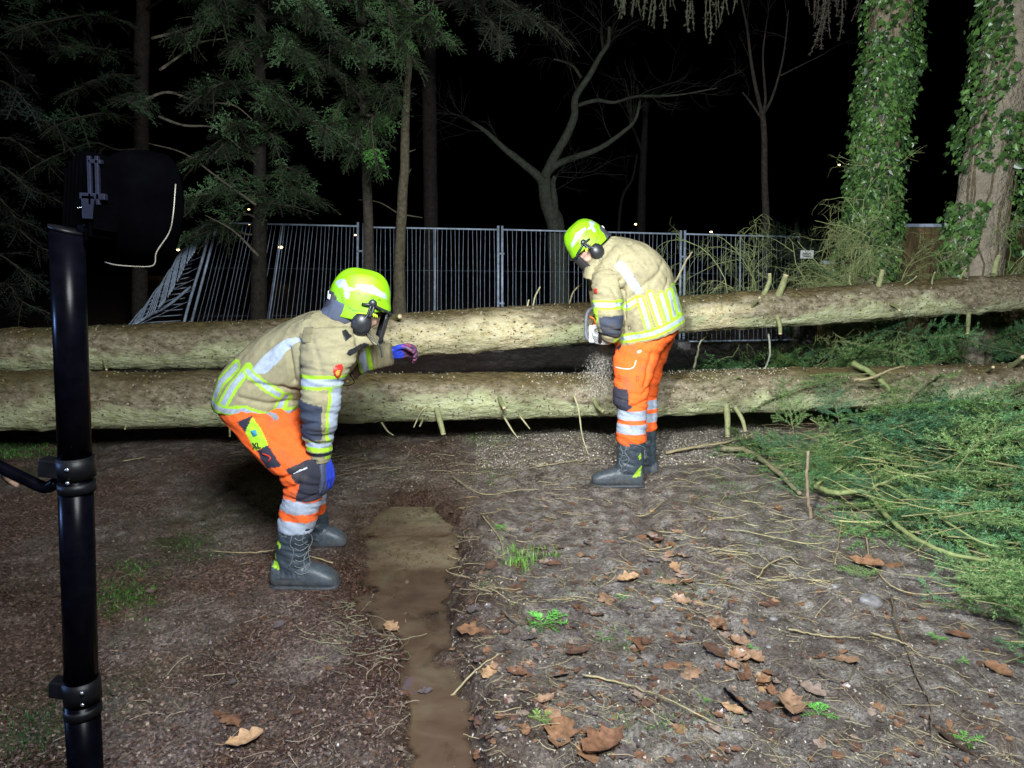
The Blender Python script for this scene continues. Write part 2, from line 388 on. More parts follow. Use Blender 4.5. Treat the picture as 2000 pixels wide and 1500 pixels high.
def log(name, secs, seed, label, peel=None):
    # secs: (px, top_py, bottom_py, Y)
    C, r = [], []
    for (px, ty, by, Y) in secs:
        a, c = W(px, ty, Y), W(px, by, Y); C.append((a+c)/2); r.append(np.linalg.norm(a-c)/2*.955)
    C = spline(C, 26); r = spline(np.array(r)[:, None], 26)[:, 0]; n = 96
    nn = int(len(C)); L = np.cumsum(np.r_[0, np.linalg.norm(np.diff(C, axis=0), axis=1)])
    tt = np.arange(0, L[-1], .022); C = np.stack([np.interp(tt, L, C[:, k]) for k in range(3)], 1); r = np.interp(tt, L, r)
    V, Q, T = tube(C, r, n)
    base = np.repeat(C, n, axis=0); out = V[:-2]-base; R0 = np.linalg.norm(out, axis=1)[:, None]; out = out/R0
    ang = np.arctan2(out[:, 2], out[:, 1]); u = np.repeat(tt, n)
    # lumps, whorl swellings, bark relief
    dsp = .011*fbm(u*1.6, ang*.8, o=3, s=seed)+.014*fbm(u*7, np.sin(ang)*3, np.cos(ang)*3, o=4, s=seed+3)-.006*np.abs(fbm(u*16, np.sin(ang)*7, np.cos(ang)*7, o=3, s=seed+4))+.005*fbm(u*40, np.sin(ang)*9, np.cos(ang)*9, o=3, s=seed+5)
    wh = np.exp(-(((u*1.0) % 1.15-.57)/.055)**2); dsp += wh*.010*(1+fbm(u*8, ang*3, o=2, s=seed+8))
    V[:-2] += out*dsp[:, None]
    hgt = out[:, 2]*.5+.5
    mo = sm(.70, .97, hgt+.22*fbm(u*3, ang, o=4, s=seed+11))*.85
    # branch whorls carry dark moss-coloured bark
    pl = np.zeros(len(u))
    if peel:
        pxs, _ = side_px(V[:-2, 0], V[:-2, 2], np.interp(V[:-2, 0], C[:, 0], C[:, 1]))
        for a, c_ in peel:
            pl = np.maximum(pl, sm(a-40, a+30, pxs+70*fbm(u*4, ang*1.3, o=4, s=seed+13))*sm(c_+40, c_-30, pxs+70*fbm(u*4+9, ang*1.3, o=4, s=seed+14)))
        pl *= sm(.98, .6, hgt+.2*fbm(u*5, ang, o=3, s=seed+15))*sm(-.75, -.4, fbm(u*7, ang*2.5, o=4, s=seed+17))
    root = empty(name, tuple(C[len(C)//2]), label, 'felled tree')
    mb = MB(); mb.add(V, Q, T); me = mb.mesh('trunk')
    cc = np.vstack([np.stack([hgt*.55, mo, pl], 1), [[.2, 0, 0]]*2]); 
    a_ = me.color_attributes.new('height', 'FLOAT_COLOR', 'POINT'); a_.data.foreach_set('color', np.hstack([cc, np.ones((len(cc), 1))]).astype(np.float32).ravel())
    o = link('trunk', me, bark_mat(name+'_bark', seed, peel), root)
    return root, C, r
def stub(root, C, r, px, py, tip, thick, name='branch_stub', cut=True, Yoff=0., green=.3):
    """stub growing out of the trunk at a given spot; tip = (px, py, metres toward the camera)"""
    Yc = np.interp(px, [side_px(c[0], c[2], c[1])[0] for c in C], C[:, 1]); k = np.argmin(np.abs(C[:, 1]-Yc)+np.abs(np.array([side_px(c[0], c[2], c[1])[0] for c in C])-px)/100)
    a = W(px, py, Yc); ctr = C[k]; a[0] = ctr[0]
    up = a[2]-ctr[2]; rr = r[k]
    yy = -math.sqrt(max(rr*rr-min(up*up, rr*rr*.98), 1e-4))
    p0 = np.array([a[0], ctr[1]+yy*.55, ctr[2]+up*.75])
    p0 = W(px, py, ctr[1]+yy*.8); s0 = W(px, py, ctr[1]-0.02)
    p2 = W(tip[0], tip[1], ctr[1]+yy-tip[2])
    P = spline([s0, p0, (p0*.45+p2*.55)+rng.normal(0, .006, 3), p2], 5)
    rad = np.linspace(1.45, .95, len(P))*thick; rad[:6] *= np.linspace(1.35, 1.05, 6)
    V, Q, T = tube(P, rad, 12, jit=.06)
    o = MB().add(V, Q, T, c=(.27-.12*green, .25-.02*green, .13-.05*green)).build(name, M['twig'], root, colors=True)
    if cut:
        d = P[-1]-P[-2]; d /= np.linalg.norm(d)
        V, Q, T = tube([P[-1]-d*.001, P[-1]+d*.004], [rad[-1]*.93]*2, 12)
        c = MB().add(V, Q, T).build('cut_face', M['cut_wood'], o); c.location = (0, 0, 0)
    return o
fl, Cf, rf = log('felled_spruce', [(-420, 712, 832, 5.0), (-100, 722, 838, 5.1), (150, 724, 838, 5.2), (500, 724, 832, 5.3), (800, 726, 823, 5.42), (1100, 729, 816, 5.52), (1400, 722, 808, 5.62), (1700, 715, 798, 5.75), (2000, 707, 790, 5.88), (2500, 690, 770, 6.1)], 11, 'thicker felled spruce trunk lying across the picture nearest the two workers')
rl, Cr, rr_ = log('felled_spruce', [(-420, 650, 735, 5.35), (-100, 645, 728, 5.42), (120, 637, 722, 5.45), (400, 626, 721, 5.55), (700, 616, 704, 5.68), (1000, 596, 684, 5.82), (1200, 586, 666, 5.92), (1400, 572, 646, 6.05), (1700, 552, 629, 6.3), (2000, 535, 606, 6.6), (2500, 505, 570, 7.1)], 47, 'upper felled spruce trunk being sawn, raised behind the thicker one', peel=[(760, 1060), (1345, 1440)])
for a in [(851, 790, (866, 848, .10), .019), (827, 812, (820, 832, .07), .007), (975, 775, (985, 797, .12), .015), (1160, 775, (1178, 803, .10), .016), (1418, 780, (1421, 852, .05), .020), (1432, 790, (1456, 842, .12), .014),
          (1905, 775, (1925, 828, .12), .018), (1962, 770, (1965, 835, .1), .02), (448, 820, (449, 852, .05), .007), (244, 825, (244, 838, .04), .006), (1925, 725, (1940, 717, .2), .012), (1975, 715, (1998, 697, .2), .017), (1435, 742, (1450, 735, .08), .007)]:
    stub(fl, Cf, rf, *a)
for a in [(1520, 578, (1535, 537, .04), .024), (1492, 575, (1503, 535, -.03), .017), (1466, 602, (1484, 581, .14), .012), (1515, 610, (1524, 652, .12), .015), (1735, 592, (1757, 606, .2), .011), (1892, 610, (1890, 652, .16), .015), (1942, 535, (1951, 500, -.02), .022), (1715, 560, (1723, 528, 0), .020),
          (770, 622, (781, 618, .14), .018), (202, 700, (208, 722, .12), .008), (1662, 556, (1660, 540, 0), .006), (1820, 560, (1826, 532, .03), .006), (1875, 545, (1887, 525, .03), .007), (1765, 558, (1790, 540, .05), .006)]:
    stub(rl, Cr, rr_, *a)
for pts in [[(1040, 605), (1045, 580), (1055, 560)], [(1028, 607), (1033, 585)], [(1112, 594), (1120, 570), (1137, 553)]]:
    V, Q, T = tube(spline([W(a, c, 5.82) for a, c in pts], 4), .007, 6); MB().add(V, Q, T, c=(.36, .32, .18)).build('dead_twig', M['twig'], rl, colors=True)
# small dead twigs still on the lower trunk
for pts in [[(1120, 770), (1130, 800), (1137, 850), (1150, 890)], [(985, 815), (1000, 840), (1012, 856)], [(1015, 812), (1035, 838)], [(745, 825), (757, 842), (768, 850)], [(838, 792), (822, 805), (808, 835)]]:
    P = spline([W(a, c, 5.28-.05*k) for k, (a, c) in enumerate(pts)], 5); V, Q, T = tube(P, np.linspace(.009, .004, len(P)), 6)
    MB().add(V, Q, T, c=(.36, .33, .19)).build('dead_twig', M['twig'], fl, colors=True)
# loose bark flakes and knots on both trunks, as one part each
def flakes(root, C, r, N, seed):
    rg = np.random.default_rng(seed); k = rg.integers(2, len(C)-2, N); th = rg.uniform(-.3, 3.6, N)
    out = np.stack([np.zeros(N), -np.sin(th), np.cos(th)], 1)
    c = C[k]+out*(r[k]+.002)[:, None]; c[:, 0] += rg.normal(0, .01, N)
    s = rg.uniform(.004, .016, N)
    tx = np.tile([1., 0, 0], (N, 1)); ty = np.cross(out, tx); a = rg.uniform(0, 6.28, N)
    e1 = tx*np.cos(a)[:, None]+ty*np.sin(a)[:, None]; e2 = np.cross(out, e1)
    tilt = out*rg.uniform(.2, 1., N)[:, None]
    V = np.stack([c-e1*s[:, None]*.7, c+e2*s[:, None]*.4, c+(e1+tilt)*s[:, None]*.8, c-e2*s[:, None]*.5], 1)
    cc = np.array([(.11, .085, .04), (.33, .3, .18), (.42, .37, .26), (.06, .06, .035)])[rg.integers(0, 4, N)]
    MB().add(V.reshape(-1, 3), np.arange(4*N).reshape(-1, 4), c=np.repeat(cc, 4, axis=0)).build('bark_flakes', M['chip'], root, False, True)['kind'] = 'stuff'
flakes(fl, Cf, rf, 5200, 5); flakes(rl, Cr, rr_, 4200, 6)
# ---------------------------------------------------------------- site fence behind the trunks
YF = 11.6
def wire(mb, P, r=.0035, n=5): V, Q, T = tube(P, r, n); mb.add(V, Q, T)
def fence_panel(lt, lb, rt, rb, mid, label, nw, Yl=YF, Yr=YF, clamp=True):
    """lt.. = pixel corners; posts down to the ground"""
    A, B = W(*lt, Yl), W(*rt, Yr); A0, B0 = W(*lb, Yl), W(*rb, Yr)
    A0 = A+(A0-A)*(A[2]-.0)/(A[2]-A0[2]+1e-9); B0 = B+(B0-B)*(B[2]-.0)/(B[2]-B0[2]+1e-9)
    root = empty('site_fence_panel', tuple((A0+B0)/2), label, 'fence panel', 'mesh site fence panels standing in a row')
    for p, q in ((A, A0), (B, B0)):
        mb = MB(); wire(mb, [p, (p+q)/2, q], .020, 10); mb.build('post', M['galvanised'], root)
    mb = MB(); lerp = lambda t, s: (A*(1-t)+B*t)*(1-s)+(A0*(1-t)+B0*t)*s
    
    for s in (.03, .95): mb = MB(); wire(mb, [lerp(t, s) for t in np.linspace(0, 1, 8)], .014, 8); mb.build('rail', M['galvanised'], root)
    if mid:
        mb = MB(); wire(mb, [lerp(mid, .03), lerp(mid, .5), lerp(mid, .95)], .012, 8); mb.build('middle_post', M['galvanised'], root)
    mb = MB()
    for k in range(1, nw):
        t = k/nw+rng.normal(0, .0015); bow = .015*math.sin(k*1.3)
        wire(mb, [lerp(t, s)+np.array([bow*math.sin(s*3.1), .01, 0]) for s in np.linspace(.03, .95, 6)], .0034)
    for s in (.36, .72): wire(mb, [lerp(t, s)+np.array([0, -.006, 0]) for t in np.linspace(0, 1, 9)], .0011)
    mb.build('wire_mesh', M['galvanised'], root)
    if clamp:
        for s in (.22, .62):
            V, Q = box(lerp(1, s)+np.array([.045, -.01, 0]), (.055, .02, .014)); MB().add(V, Q).build('clamp', M['galvanised'], root)
    V, Q = box((B0[0], B0[1], .06), (.11, .34, .07)); bevel(MB().add(V, Q).build('foot_block', M['stone'], root), .02)
    return root
fence_panel((427, 427), (376, 622), (699, 434), (697, 620), .46, 'mesh fence panel with tilted left post beside the collapsed one', 34, 11.2, 11.5)
fence_panel((710, 436), (709, 620), (973, 441), (973, 610), .53, 'mesh fence panel behind the crouching worker in front of the slender lit trunk', 31, 11.5, 11.6)
fence_panel((981, 441), (981, 610), (1330, 450), (1328, 600), .58, 'mesh fence panel behind the upright worker with the chainsaw', 38, 11.6, 11.9)
fence_panel((1338, 450), (1336, 600), (1560, 456), (1560, 600), .48, 'rightmost mesh fence panel partly behind the twiggy dead brush', 25, 11.9, 12.2, False)
# the collapsed, twisted panel
root = empty('collapsed_fence_panel', (G(360, 700)[0], 11., 0), 'collapsed fence panel with buckled bars fanning down to the left', 'fence panel')
mb = MB(); wire(mb, spline([W(414, 428, 11.15), W(397, 500, 11.15), W(370, 590, 11.15), W(352, 660, 11.1)], 5), .022, 10); mb.build('post', M['galvanised'], root)
mb = MB(); Lf = spline([np.array(p, float) for p in [(413, 436), (392, 475), (365, 515), (335, 570), (305, 608), (262, 634), (215, 662)]], 8)
for k in range(30):
    t = k/29.; a = Lf[int(t*(len(Lf)-1))]; u = t*.98; a = Lf[int(min(1., t*.75+.25)*(len(Lf)-1))]
    px_ = 412-60*u; py_ = 436+ (t**1.15)*190-34*math.sin(math.pi*t)
    mid = np.array([a[0]+.38*(px_-a[0]), py_+.22*(a[1]-py_)])
    wire(mb, spline([W(a[0], a[1], 10.2), W(mid[0], mid[1], 10.6), W(px_, py_, 11.13)], 8), .0085, 6)
for k in range(7):
    t = .1+k*.12; pts = [(409-48*t-20*q*(1+t*2.2), 440+180*t+10*q+20*q*t) for q in (0, .5, 1, 1.7)]
    wire(mb, spline([W(p[0], min(p[1], 655), 11.1-.25*i) for i, p in enumerate(pts)], 5), .0045, 6)
mb.build('bent_wire_mesh', M['galvanised'], root)
mb = MB(); wire(mb, spline([W(372, 560, 11.05), W(330, 595, 10.7), W(285, 620, 10.3), W(240, 650, 10.1)], 5), .02, 8); mb.build('bent_rail', M['galvanised'], root)

# timber fence, right background
mpl, n, l, b = new_mat('fence_boards'); tc = n.new('ShaderNodeTexCoord').outputs['Object']
mp = n.new('ShaderNodeMapping'); mp.inputs['Scale'].default_value = (6, 6, .6); l.new(tc, mp.inputs[0])
l.new(ramp(n, l, noise(n, l, mp.outputs[0], 5, 6, .6), [(.3, (.10, .065, .028)), (.6, (.25, .17, .08)), (.8, (.36, .27, .14))]), b.inputs['Base Color']); b.inputs['Roughness'].default_value = .8
def board_fence(x0, x1, ytop, Y, label):
    a, c = W(x0, ytop, Y), W(x1, ytop, Y); root = empty('board_fence', ((a[0]+c[0])/2, Y, 0), label, 'board fence')
    mb = MB(); k = a[0]
    while k < c[0]:
        V, Q = box((k+.07, Y+rng.normal(0, .003), a[2]/2), (.066, .011, a[2]/2)); mb.add(V, Q); k += .14
    mb.build('boards', mpl, root, False)
    V, Q = box(((a[0]+c[0])/2, Y, a[2]+.025), ((c[0]-a[0])/2, .05, .022)); MB().add(V, Q).build('top_rail', M['galvanised'], root, False)
    return root
board_fence(1730, 2150, 444, 10.6, 'brown timber board fence with pale capping between the two ivy trunks')
board_fence(1606, 1636, 516, 10.2, 'short piece of timber boarding left of the nearer ivy trunk')
# small white notice on the wire behind the brush
root = empty('notice_plate', tuple(W(1576, 497, 10.1)), 'small white notice plate hanging among the dead brush', 'notice')
V, Q = box(W(1576, 497, 10.1), (.09, .004, .055)); MB().add(V, Q).build('plate', M['white_paint'], root, False)
mb = MB()
for k, (dx, dz, wd) in enumerate([(-.03, .018, .035), (.02, .015, .03), (-.01, -.006, .06), (0, -.026, .045)]):
    V, Q = box(W(1576, 497, 10.1)+np.array([dx, -.006, dz]), (wd, .0015, .006)); mb.add(V, Q)
mb.build('lettering', M['black_plastic'], root, False)
mb = MB(); wire(mb, [W(1558, 455, 12), W(1566, 480, 11), W(1576, 490, 10.1)], .004); mb.build('wire', M['galvanised'], root)

# ---------------------------------------------------------------- vegetation kit
def spray(L=.6, nt=9, nl=.02, nw=.006, seed=0, droop=.12, ang=50, dens=1., taper=1., flat=.5, tl=.5, rt=1.):
    """flat fan of twigs set with needles, growing along +X. returns needle verts/quads, twig verts/quads"""
    rg = np.random.default_rng(seed); NV, TW = [], []
    def run(p0, d, ln, lvl):
        k = max(4, int(ln/.05)); P = [p0]
        for i in range(k):
            d = d+np.array([0, 0, -droop*.06])+rg.normal(0, .05, 3)*[1, 1, .5]; d /= np.linalg.norm(d); P.append(P[-1]+d*ln/k)
        P = np.array(P); TW.append((P, .0022*rt*(2.4-lvl)*max(.4, ln/.5)))
        m = int(ln/nl*2.2*dens); t = rg.uniform(0 if lvl else .15, 1, m)*k; i0 = np.minimum(t.astype(int), k-1); f = (t-i0)[:, None]
        c = P[i0]*(1-f)+P[i0+1]*f; dd = P[i0+1]-P[i0]; dd /= np.linalg.norm(dd, axis=1)[:, None]
        sd = rg.choice([-1, 1], m); lat = np.cross(dd, [0, 0, 1.]); lat /= np.linalg.norm(lat, axis=1)[:, None]+1e-9
        nd = dd*.75+lat*(sd*.8)[:, None]+rg.normal(0, flat*.45, (m, 3)); nd /= np.linalg.norm(nd, axis=1)[:, None]
        wv = np.cross(nd, np.array([0, 0, 1.])+rg.normal(0, .5, (m, 3))); wv /= np.linalg.norm(wv, axis=1)[:, None]+1e-9
        ll = (nl*rg.uniform(.7, 1.2, m))[:, None]
        NV.append(np.stack([c, c+nd*ll*.5+wv*nw*.5, c+nd*ll, c+nd*ll*.5-wv*nw*.5], 1).reshape(-1, 3))
        return P
    P = run(np.zeros(3), np.array([1., 0, .05]), L, 0)
    for i in range(nt):
        t = .12+.85*i/nt; q = P[int(t*(len(P)-1))]; s = 1 if i % 2 else -1; a = R(ang+rg.normal(0, 8))
        ln = L*tl*(1-t*.75*taper)*rg.uniform(.7, 1.15)
        d = np.array([math.cos(a), s*math.sin(a), rg.normal(0, .08)])
        P2 = run(q, d, ln, 1)
        if ln > .16:
            for k in range(int(ln/.09)):
                tt = .25+.6*k/max(1, int(ln/.09)); a2 = math.atan2(d[1], d[0])+rg.choice([-1, 1])*R(45)
                run(P2[int(tt*(len(P2)-1))], np.array([math.cos(a2), math.sin(a2), rg.normal(0, .1)]), ln*.38*rg.uniform(.6, 1.1), 1.4)
    NVv = np.concatenate(NV); tv, tq = [], []; off = 0
    for P, r in TW:
        V, Q, T = tube(P, np.linspace(r, r*.45, len(P)), 4, cap=False); tv.append(V); tq.append(Q+off); off += len(V)
    return NVv, np.concatenate(tv), np.concatenate(tq)
def rotm(d, roll=0., scale=1.):
    x = np.asarray(d, float); x = x/np.linalg.norm(x); z = np.array([0, 0, 1.]) if abs(x[2]) < .95 else np.array([0, 1., 0])
    y = np.cross(z, x); y /= np.linalg.norm(y); z = np.cross(x, y)
    c, s = math.cos(roll), math.sin(roll); return np.stack([x, y*c+z*s, -y*s+z*c], 1)*scale
def quads(nv): return np.arange(nv).reshape(-1, 4)
SPR = [spray(.75, 11, .026, .012, s, .5, 52, 1.5) for s in range(4)]       # hemlock-like sprays seen from far off
HANG = [spray(.7, 8, .024, .007, s+20, .3, 30, 1.5, tl=.22, flat=1.) for s in range(3)]
barkm = tinted('tree_bark', .85, .45, 18, 1., 35, .02, .2)
def limb(mb, P, r0, r1, n=8, c=(.12, .10, .075), k=5, jit=.12):
    P = spline(P, k); V, Q, T = tube(P, np.linspace(r0, r1, len(P)), n, jit=jit); mb.add(V, Q, T, c=c); return P
def bough(crown, limbs, P0, P1, droop, nspr, col_, seed, r=.02, protos=SPR, sc_=1., start=.3, lc=(.15, .13, .10)):
    rg = np.random.default_rng(seed); P0, P1 = np.asarray(P0), np.asarray(P1); m = (P0+P1)/2+np.array([0, 0, droop])
    P = limb(limbs, [P0, P0*.6+m*.4+rg.normal(0, .04, 3), m, P1+(m-P1)*.4+rg.normal(0, .04, 3), P1], r, r*.25, 6, lc)
    L = np.linalg.norm(P1-P0)
    for i in range(nspr):
        t = start+(1-start)*(i+rg.random())/nspr; q = P[min(int(t*(len(P)-1)), len(P)-1)]; d = P[min(int(t*(len(P)-1))+1, len(P)-1)]-P[max(int(t*(len(P)-1))-1, 0)]
        d = d/np.linalg.norm(d); a = rg.choice([-1, 1])*R(rg.uniform(15, 80))*(1-.5*t)
        d = np.array([d[0]*math.cos(a)-d[1]*math.sin(a), d[0]*math.sin(a)+d[1]*math.cos(a), d[2]-.12+rg.normal(0, .12)])
        nv, tv, tq = protos[rg.integers(len(protos))]; Mx = rotm(d, rg.normal(0, .7), sc_*rg.uniform(.35, 1.0)*(1.1-.35*t))
        sh = rg.choice([.2, .35, .7, 1.3, 3.2]); cc = np.array(col_)*sh  # random needle tone per spray, imitating lit tips and dark gaps
        crown.add(nv@Mx.T+q, quads(len(nv)), c=cc); limbs.add(tv@Mx.T+q, tq, c=lc)
def tree_root(name, P, label, group=None, cat='tree'): return empty(name, tuple(P), label, cat, group)
def trunk_px(pts, c=(.12, .10, .075), n=20, name='trunk', root=None, mat=None, rough=.12, seed=3):
    # pts: (px, py, width_px, Y)
    C = [W(p[0], p[1], p[3]) for p in pts]; r = [p[2]/2/F*p[3] for p in pts]
    C = spline(C, 14); r = spline(np.array(r)[:, None], 14)[:, 0]; V, Q, T = tube(C, r, n)
    base = np.vstack([np.repeat(C, n, axis=0)]); o = V[:-2]-base; rr = np.linalg.norm(o, axis=1)[:, None]
    u = V[:-2]; V[:-2] += o*(rough*fbm(u[:, 0]*9, u[:, 1]*9, u[:, 2]*2.5, o=4, s=seed))[:, None]
    ob = MB().add(V, Q, T, c=c).build(name, mat or barkm, root, colors=True)
    return ob, C, r

# left background conifers -----------------------------------------------------
GR = 'dark conifers behind the site fence on the left'
conifers = [  # label, trunk pts, colour, boughs [(start px,py),(end px,py),Y0,Y1,droop,n]
 ('conifer nearest the left floodlight, trunk lit above the lamp head', [(272, 720, 30, 12.4), (276, 300, 26, 12.4), (276, 120, 26, 12.4), (282, -60, 22, 12.4), (285, -420, 14, 12.4)], (.05, .044, .036),
  [((280, 130), (120, 90), 12.4, 9.0, .1, 13), ((276, 150), (150, 175), 12.4, 8.8, .1, 12), ((278, 230), (90, 260), 12.4, 9, .15, 10), ((285, 20), (500, 10), 12.4, 8.6, .25, 18), ((276, 60), (30, 60), 12.4, 8.2, .2, 18), ((276, 190), (250, 200), 12.4, 8.2, .1, 9),
   ((282, -30), (640, 40), 12.4, 8.4, .3, 30), ((278, -60), (40, -10), 12.4, 9.2, .2, 14), ((276, 290), (60, 330), 12.4, 9.3, .2, 7)]),
 ('broad conifer with pale-tipped boughs spreading over the leaning fence', [(504, 720, 34, 10.2), (507, 420, 26, 10.2), (507, 120, 22, 10.2), (510, -120, 18, 10.2), (512, -420, 10, 10.2)], (.05, .044, .036),
  [((508, 60), (350, 70), 10.2, 8.8, .2, 20), ((508, 40), (700, 90), 10.2, 8.8, .25, 24), ((508, 90), (590, 110), 10.2, 8.6, .2, 20), ((508, 140), (680, 150), 10.2, 9., .25, 18), ((508, 200), (395, 185), 10.2, 8.8, .2, 18),
   ((508, 230), (640, 260), 10.2, 9., .2, 18), ((508, 290), (420, 300), 10.2, 9.1, .2, 14), ((507, 330), (370, 310), 10.2, 9., .2, 12), ((507, 370), (440, 370), 10.2, 9.2, .15, 14), ((507, 395), (545, 400), 10.2, 9.4, .1, 9), ((507, 380), (370, 400), 10.2, 9.3, .1, 10), ((507, 430), (440, 440), 10.2, 9.6, .1, 7), ((507, 350), (600, 380), 10.2, 9.4, .15, 12), ((507, 450), (350, 470), 10.2, 9.8, .1, 12), ((507, 300), (450, 240), 10.2, 9., .1, 14), ((507, 170), (560, 200), 10.2, 8.9, .15, 14),
   ((510, -20), (420, 20), 10.2, 8.6, .2, 18), ((510, -40), (610, 30), 10.2, 8.4, .2, 22), ((510, -10), (720, 20), 10.2, 9., .2, 18), ((508, 120), (480, 105), 10.2, 8.7, .2, 12), ((507, 265), (560, 330), 10.2, 9.2, .2, 9)]),
 ('conifer whose bright green branch tip droops beside the slender trunk', [(722, 720, 30, 10.8), (720, 480, 20, 10.8), (716, 330, 18, 10.8), (708, 100, 16, 10.8), (700, -300, 10, 10.8)], (.12, .105, .08),
  [((712, 90), (870, 70), 10.8, 9.2, .25, 26), ((712, 60), (800, 110), 10.8, 9., .2, 20), ((712, 130), (600, 140), 10.8, 9.4, .2, 16), ((716, 200), (640, 245), 10.8, 9.4, .25, 14), ((716, 230), (735, 320), 10.8, 9.2, .3, 18), ((714, 190), (780, 200), 10.8, 9.5, .2, 12),
   ((708, 20), (840, 30), 10.8, 9.4, .2, 16), ((706, -20), (760, 60), 10.8, 9.3, .25, 14), ((716, 260), (700, 300), 10.8, 9.3, .25, 12)]),
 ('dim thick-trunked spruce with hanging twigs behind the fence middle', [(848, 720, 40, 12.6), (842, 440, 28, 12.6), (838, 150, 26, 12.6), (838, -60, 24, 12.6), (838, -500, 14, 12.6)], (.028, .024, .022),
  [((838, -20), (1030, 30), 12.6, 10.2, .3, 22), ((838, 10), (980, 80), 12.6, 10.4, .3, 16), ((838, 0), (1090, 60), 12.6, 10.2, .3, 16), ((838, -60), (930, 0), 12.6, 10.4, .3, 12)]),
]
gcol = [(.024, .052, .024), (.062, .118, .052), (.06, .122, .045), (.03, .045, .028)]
for ci, (lab, tr, tc_, bs) in enumerate(conifers):
    base = W(*tr[0][:2], tr[0][3]); base[2] = 0
    root = tree_root('conifer', base, lab, GR)
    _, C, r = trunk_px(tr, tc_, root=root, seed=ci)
    cr, lm = MB(), MB()
    for k, (a, e, ya, ye, dr, nn_) in enumerate(bs):
        bough(cr, lm, W(*a, ya), W(*e, ye), dr, int(nn_*1.7), np.array(gcol[ci])*(1+.15*((k*7) % 3-1)), ci*50+k)
    if ci == 2:   # the vivid drooping tip
        bough(cr, lm, W(716, 225, 9.6), W(738, 322, 9.0), .2, 10, (.05, .16, .03), 991, sc_=.7)
    if ci == 1:   # bare dead limbs low in the crown
        for pts in [[(276+5, 195), (330, 180), (390, 200), (455, 205), (500, 240)], [(310, 228), (360, 245), (420, 250), (470, 290)], [(296, 75), (345, 62), (400, 45)], [(312, 137), (350, 110), (388, 84), (440, 75)], [(500, 400), (430, 350), (360, 300), (290, 280)], [(505, 500), (455, 450), (400, 420)]]:
            limb(lm, [W(a, c_, 9.3) for a, c_ in pts], .02, .006, 5, (.22, .19, .14))
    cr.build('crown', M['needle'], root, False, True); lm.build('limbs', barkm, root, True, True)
# far-left dim conifer
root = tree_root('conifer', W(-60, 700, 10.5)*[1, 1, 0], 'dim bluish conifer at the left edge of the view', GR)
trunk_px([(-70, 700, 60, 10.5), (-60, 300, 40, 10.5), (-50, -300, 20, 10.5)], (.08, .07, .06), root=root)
cr, lm = MB(), MB()
for k in range(10): bough(cr, lm, W(-60, 60+k*55, 10.5), W(90+rng.uniform(-40, 50), 90+k*58, 9.8), .2, 11, (.022, .038, .03), 300+k)
cr.build('crown', M['needle'], root, False, True); lm.build('limbs', barkm, root, True, True)

# slender lit trunk and the bare trees ------------------------------------------
root = tree_root('slender_tree', W(779, 700, 11)*[1, 1, 0], 'slender pale knobbly trunk in front of which the fence passes', None)
trunk_px([(777, 720, 32, 11), (780, 600, 26, 11), (781, 480, 20, 11), (789, 340, 18, 11), (793, 200, 14, 11), (800, 100, 12, 11), (806, -200, 7, 11)], (.21, .18, .12), root=root, rough=.3, seed=8)
lm = MB()
for pts in [[(792, 420), (825, 425)], [(795, 345), (803, 330)], [(775, 415), (740, 395), (700, 390)], [(788, 300), (812, 292)], [(795, 180), (775, 130), (770, 60)], [(798, 120), (830, 60), (850, -10)]]:
    lm = MB(); limb(lm, [W(a, c_, 11) for a, c_ in pts], .012, .005, 5, (.2, .18, .12)); lm.build('limb', barkm, root, True, True)
def bare_twigs(lm, P, d, ln, r, lvl, c, rg, spread=.5):
    k = 5; pts = [P]; dd = np.array(d, float)
    for i in range(k): dd = dd+rg.normal(0, .14, 3)*[1, .7, 1]; dd /= np.linalg.norm(dd); pts.append(pts[-1]+dd*ln/k)
    V, Q, T = tube(pts, np.linspace(r, r*.5, k+1), 5 if lvl > 1 else 4, cap=False); lm.add(V, Q, c=c)
    if lvl > 0:
        for i in range(2+lvl): 
            q = pts[1+rg.integers(k)]; e = dd+rg.normal(0, spread, 3)*[1, .6, 1]; bare_twigs(lm, q, e/np.linalg.norm(e), ln*rg.uniform(.45, .75), r*.55, lvl-1, c, rg, spread)
def bare_tree(label, name, limbs, c, twigs, seed, Y):
    a = limbs[0][0][0]; base = W(a[0], a[1], Y); base[2] = 0
    root = tree_root(name, base, label); rg = np.random.default_rng(seed)
    pts, w0, w1 = limbs[0]; trunk_px([(p[0], p[1], w0+(w1-w0)*i/(len(pts)-1), Y) for i, p in enumerate(pts)], c, root=root, seed=seed, rough=.2)
    for pts, w0, w1 in limbs[1:]:
        lm = MB(); P = limb(lm, [W(x_, y_, Y-.1*i) for i, (x_, y_) in enumerate(pts)], w0/2/F*Y, w1/2/F*Y, 9, c)
        for q in range(int(twigs*len(pts)/4)):
            t = rg.integers(len(P)//2, len(P)); d = P[-1]-P[-4]; d = d/np.linalg.norm(d)+rg.normal(0, .5, 3)*[1, .6, 1]
            bare_twigs(lm, P[t], d/np.linalg.norm(d), rg.uniform(.35, .9), .006, 2, np.array(c)*.5, rg)
        lm.build('limb', barkm, root, True, True)
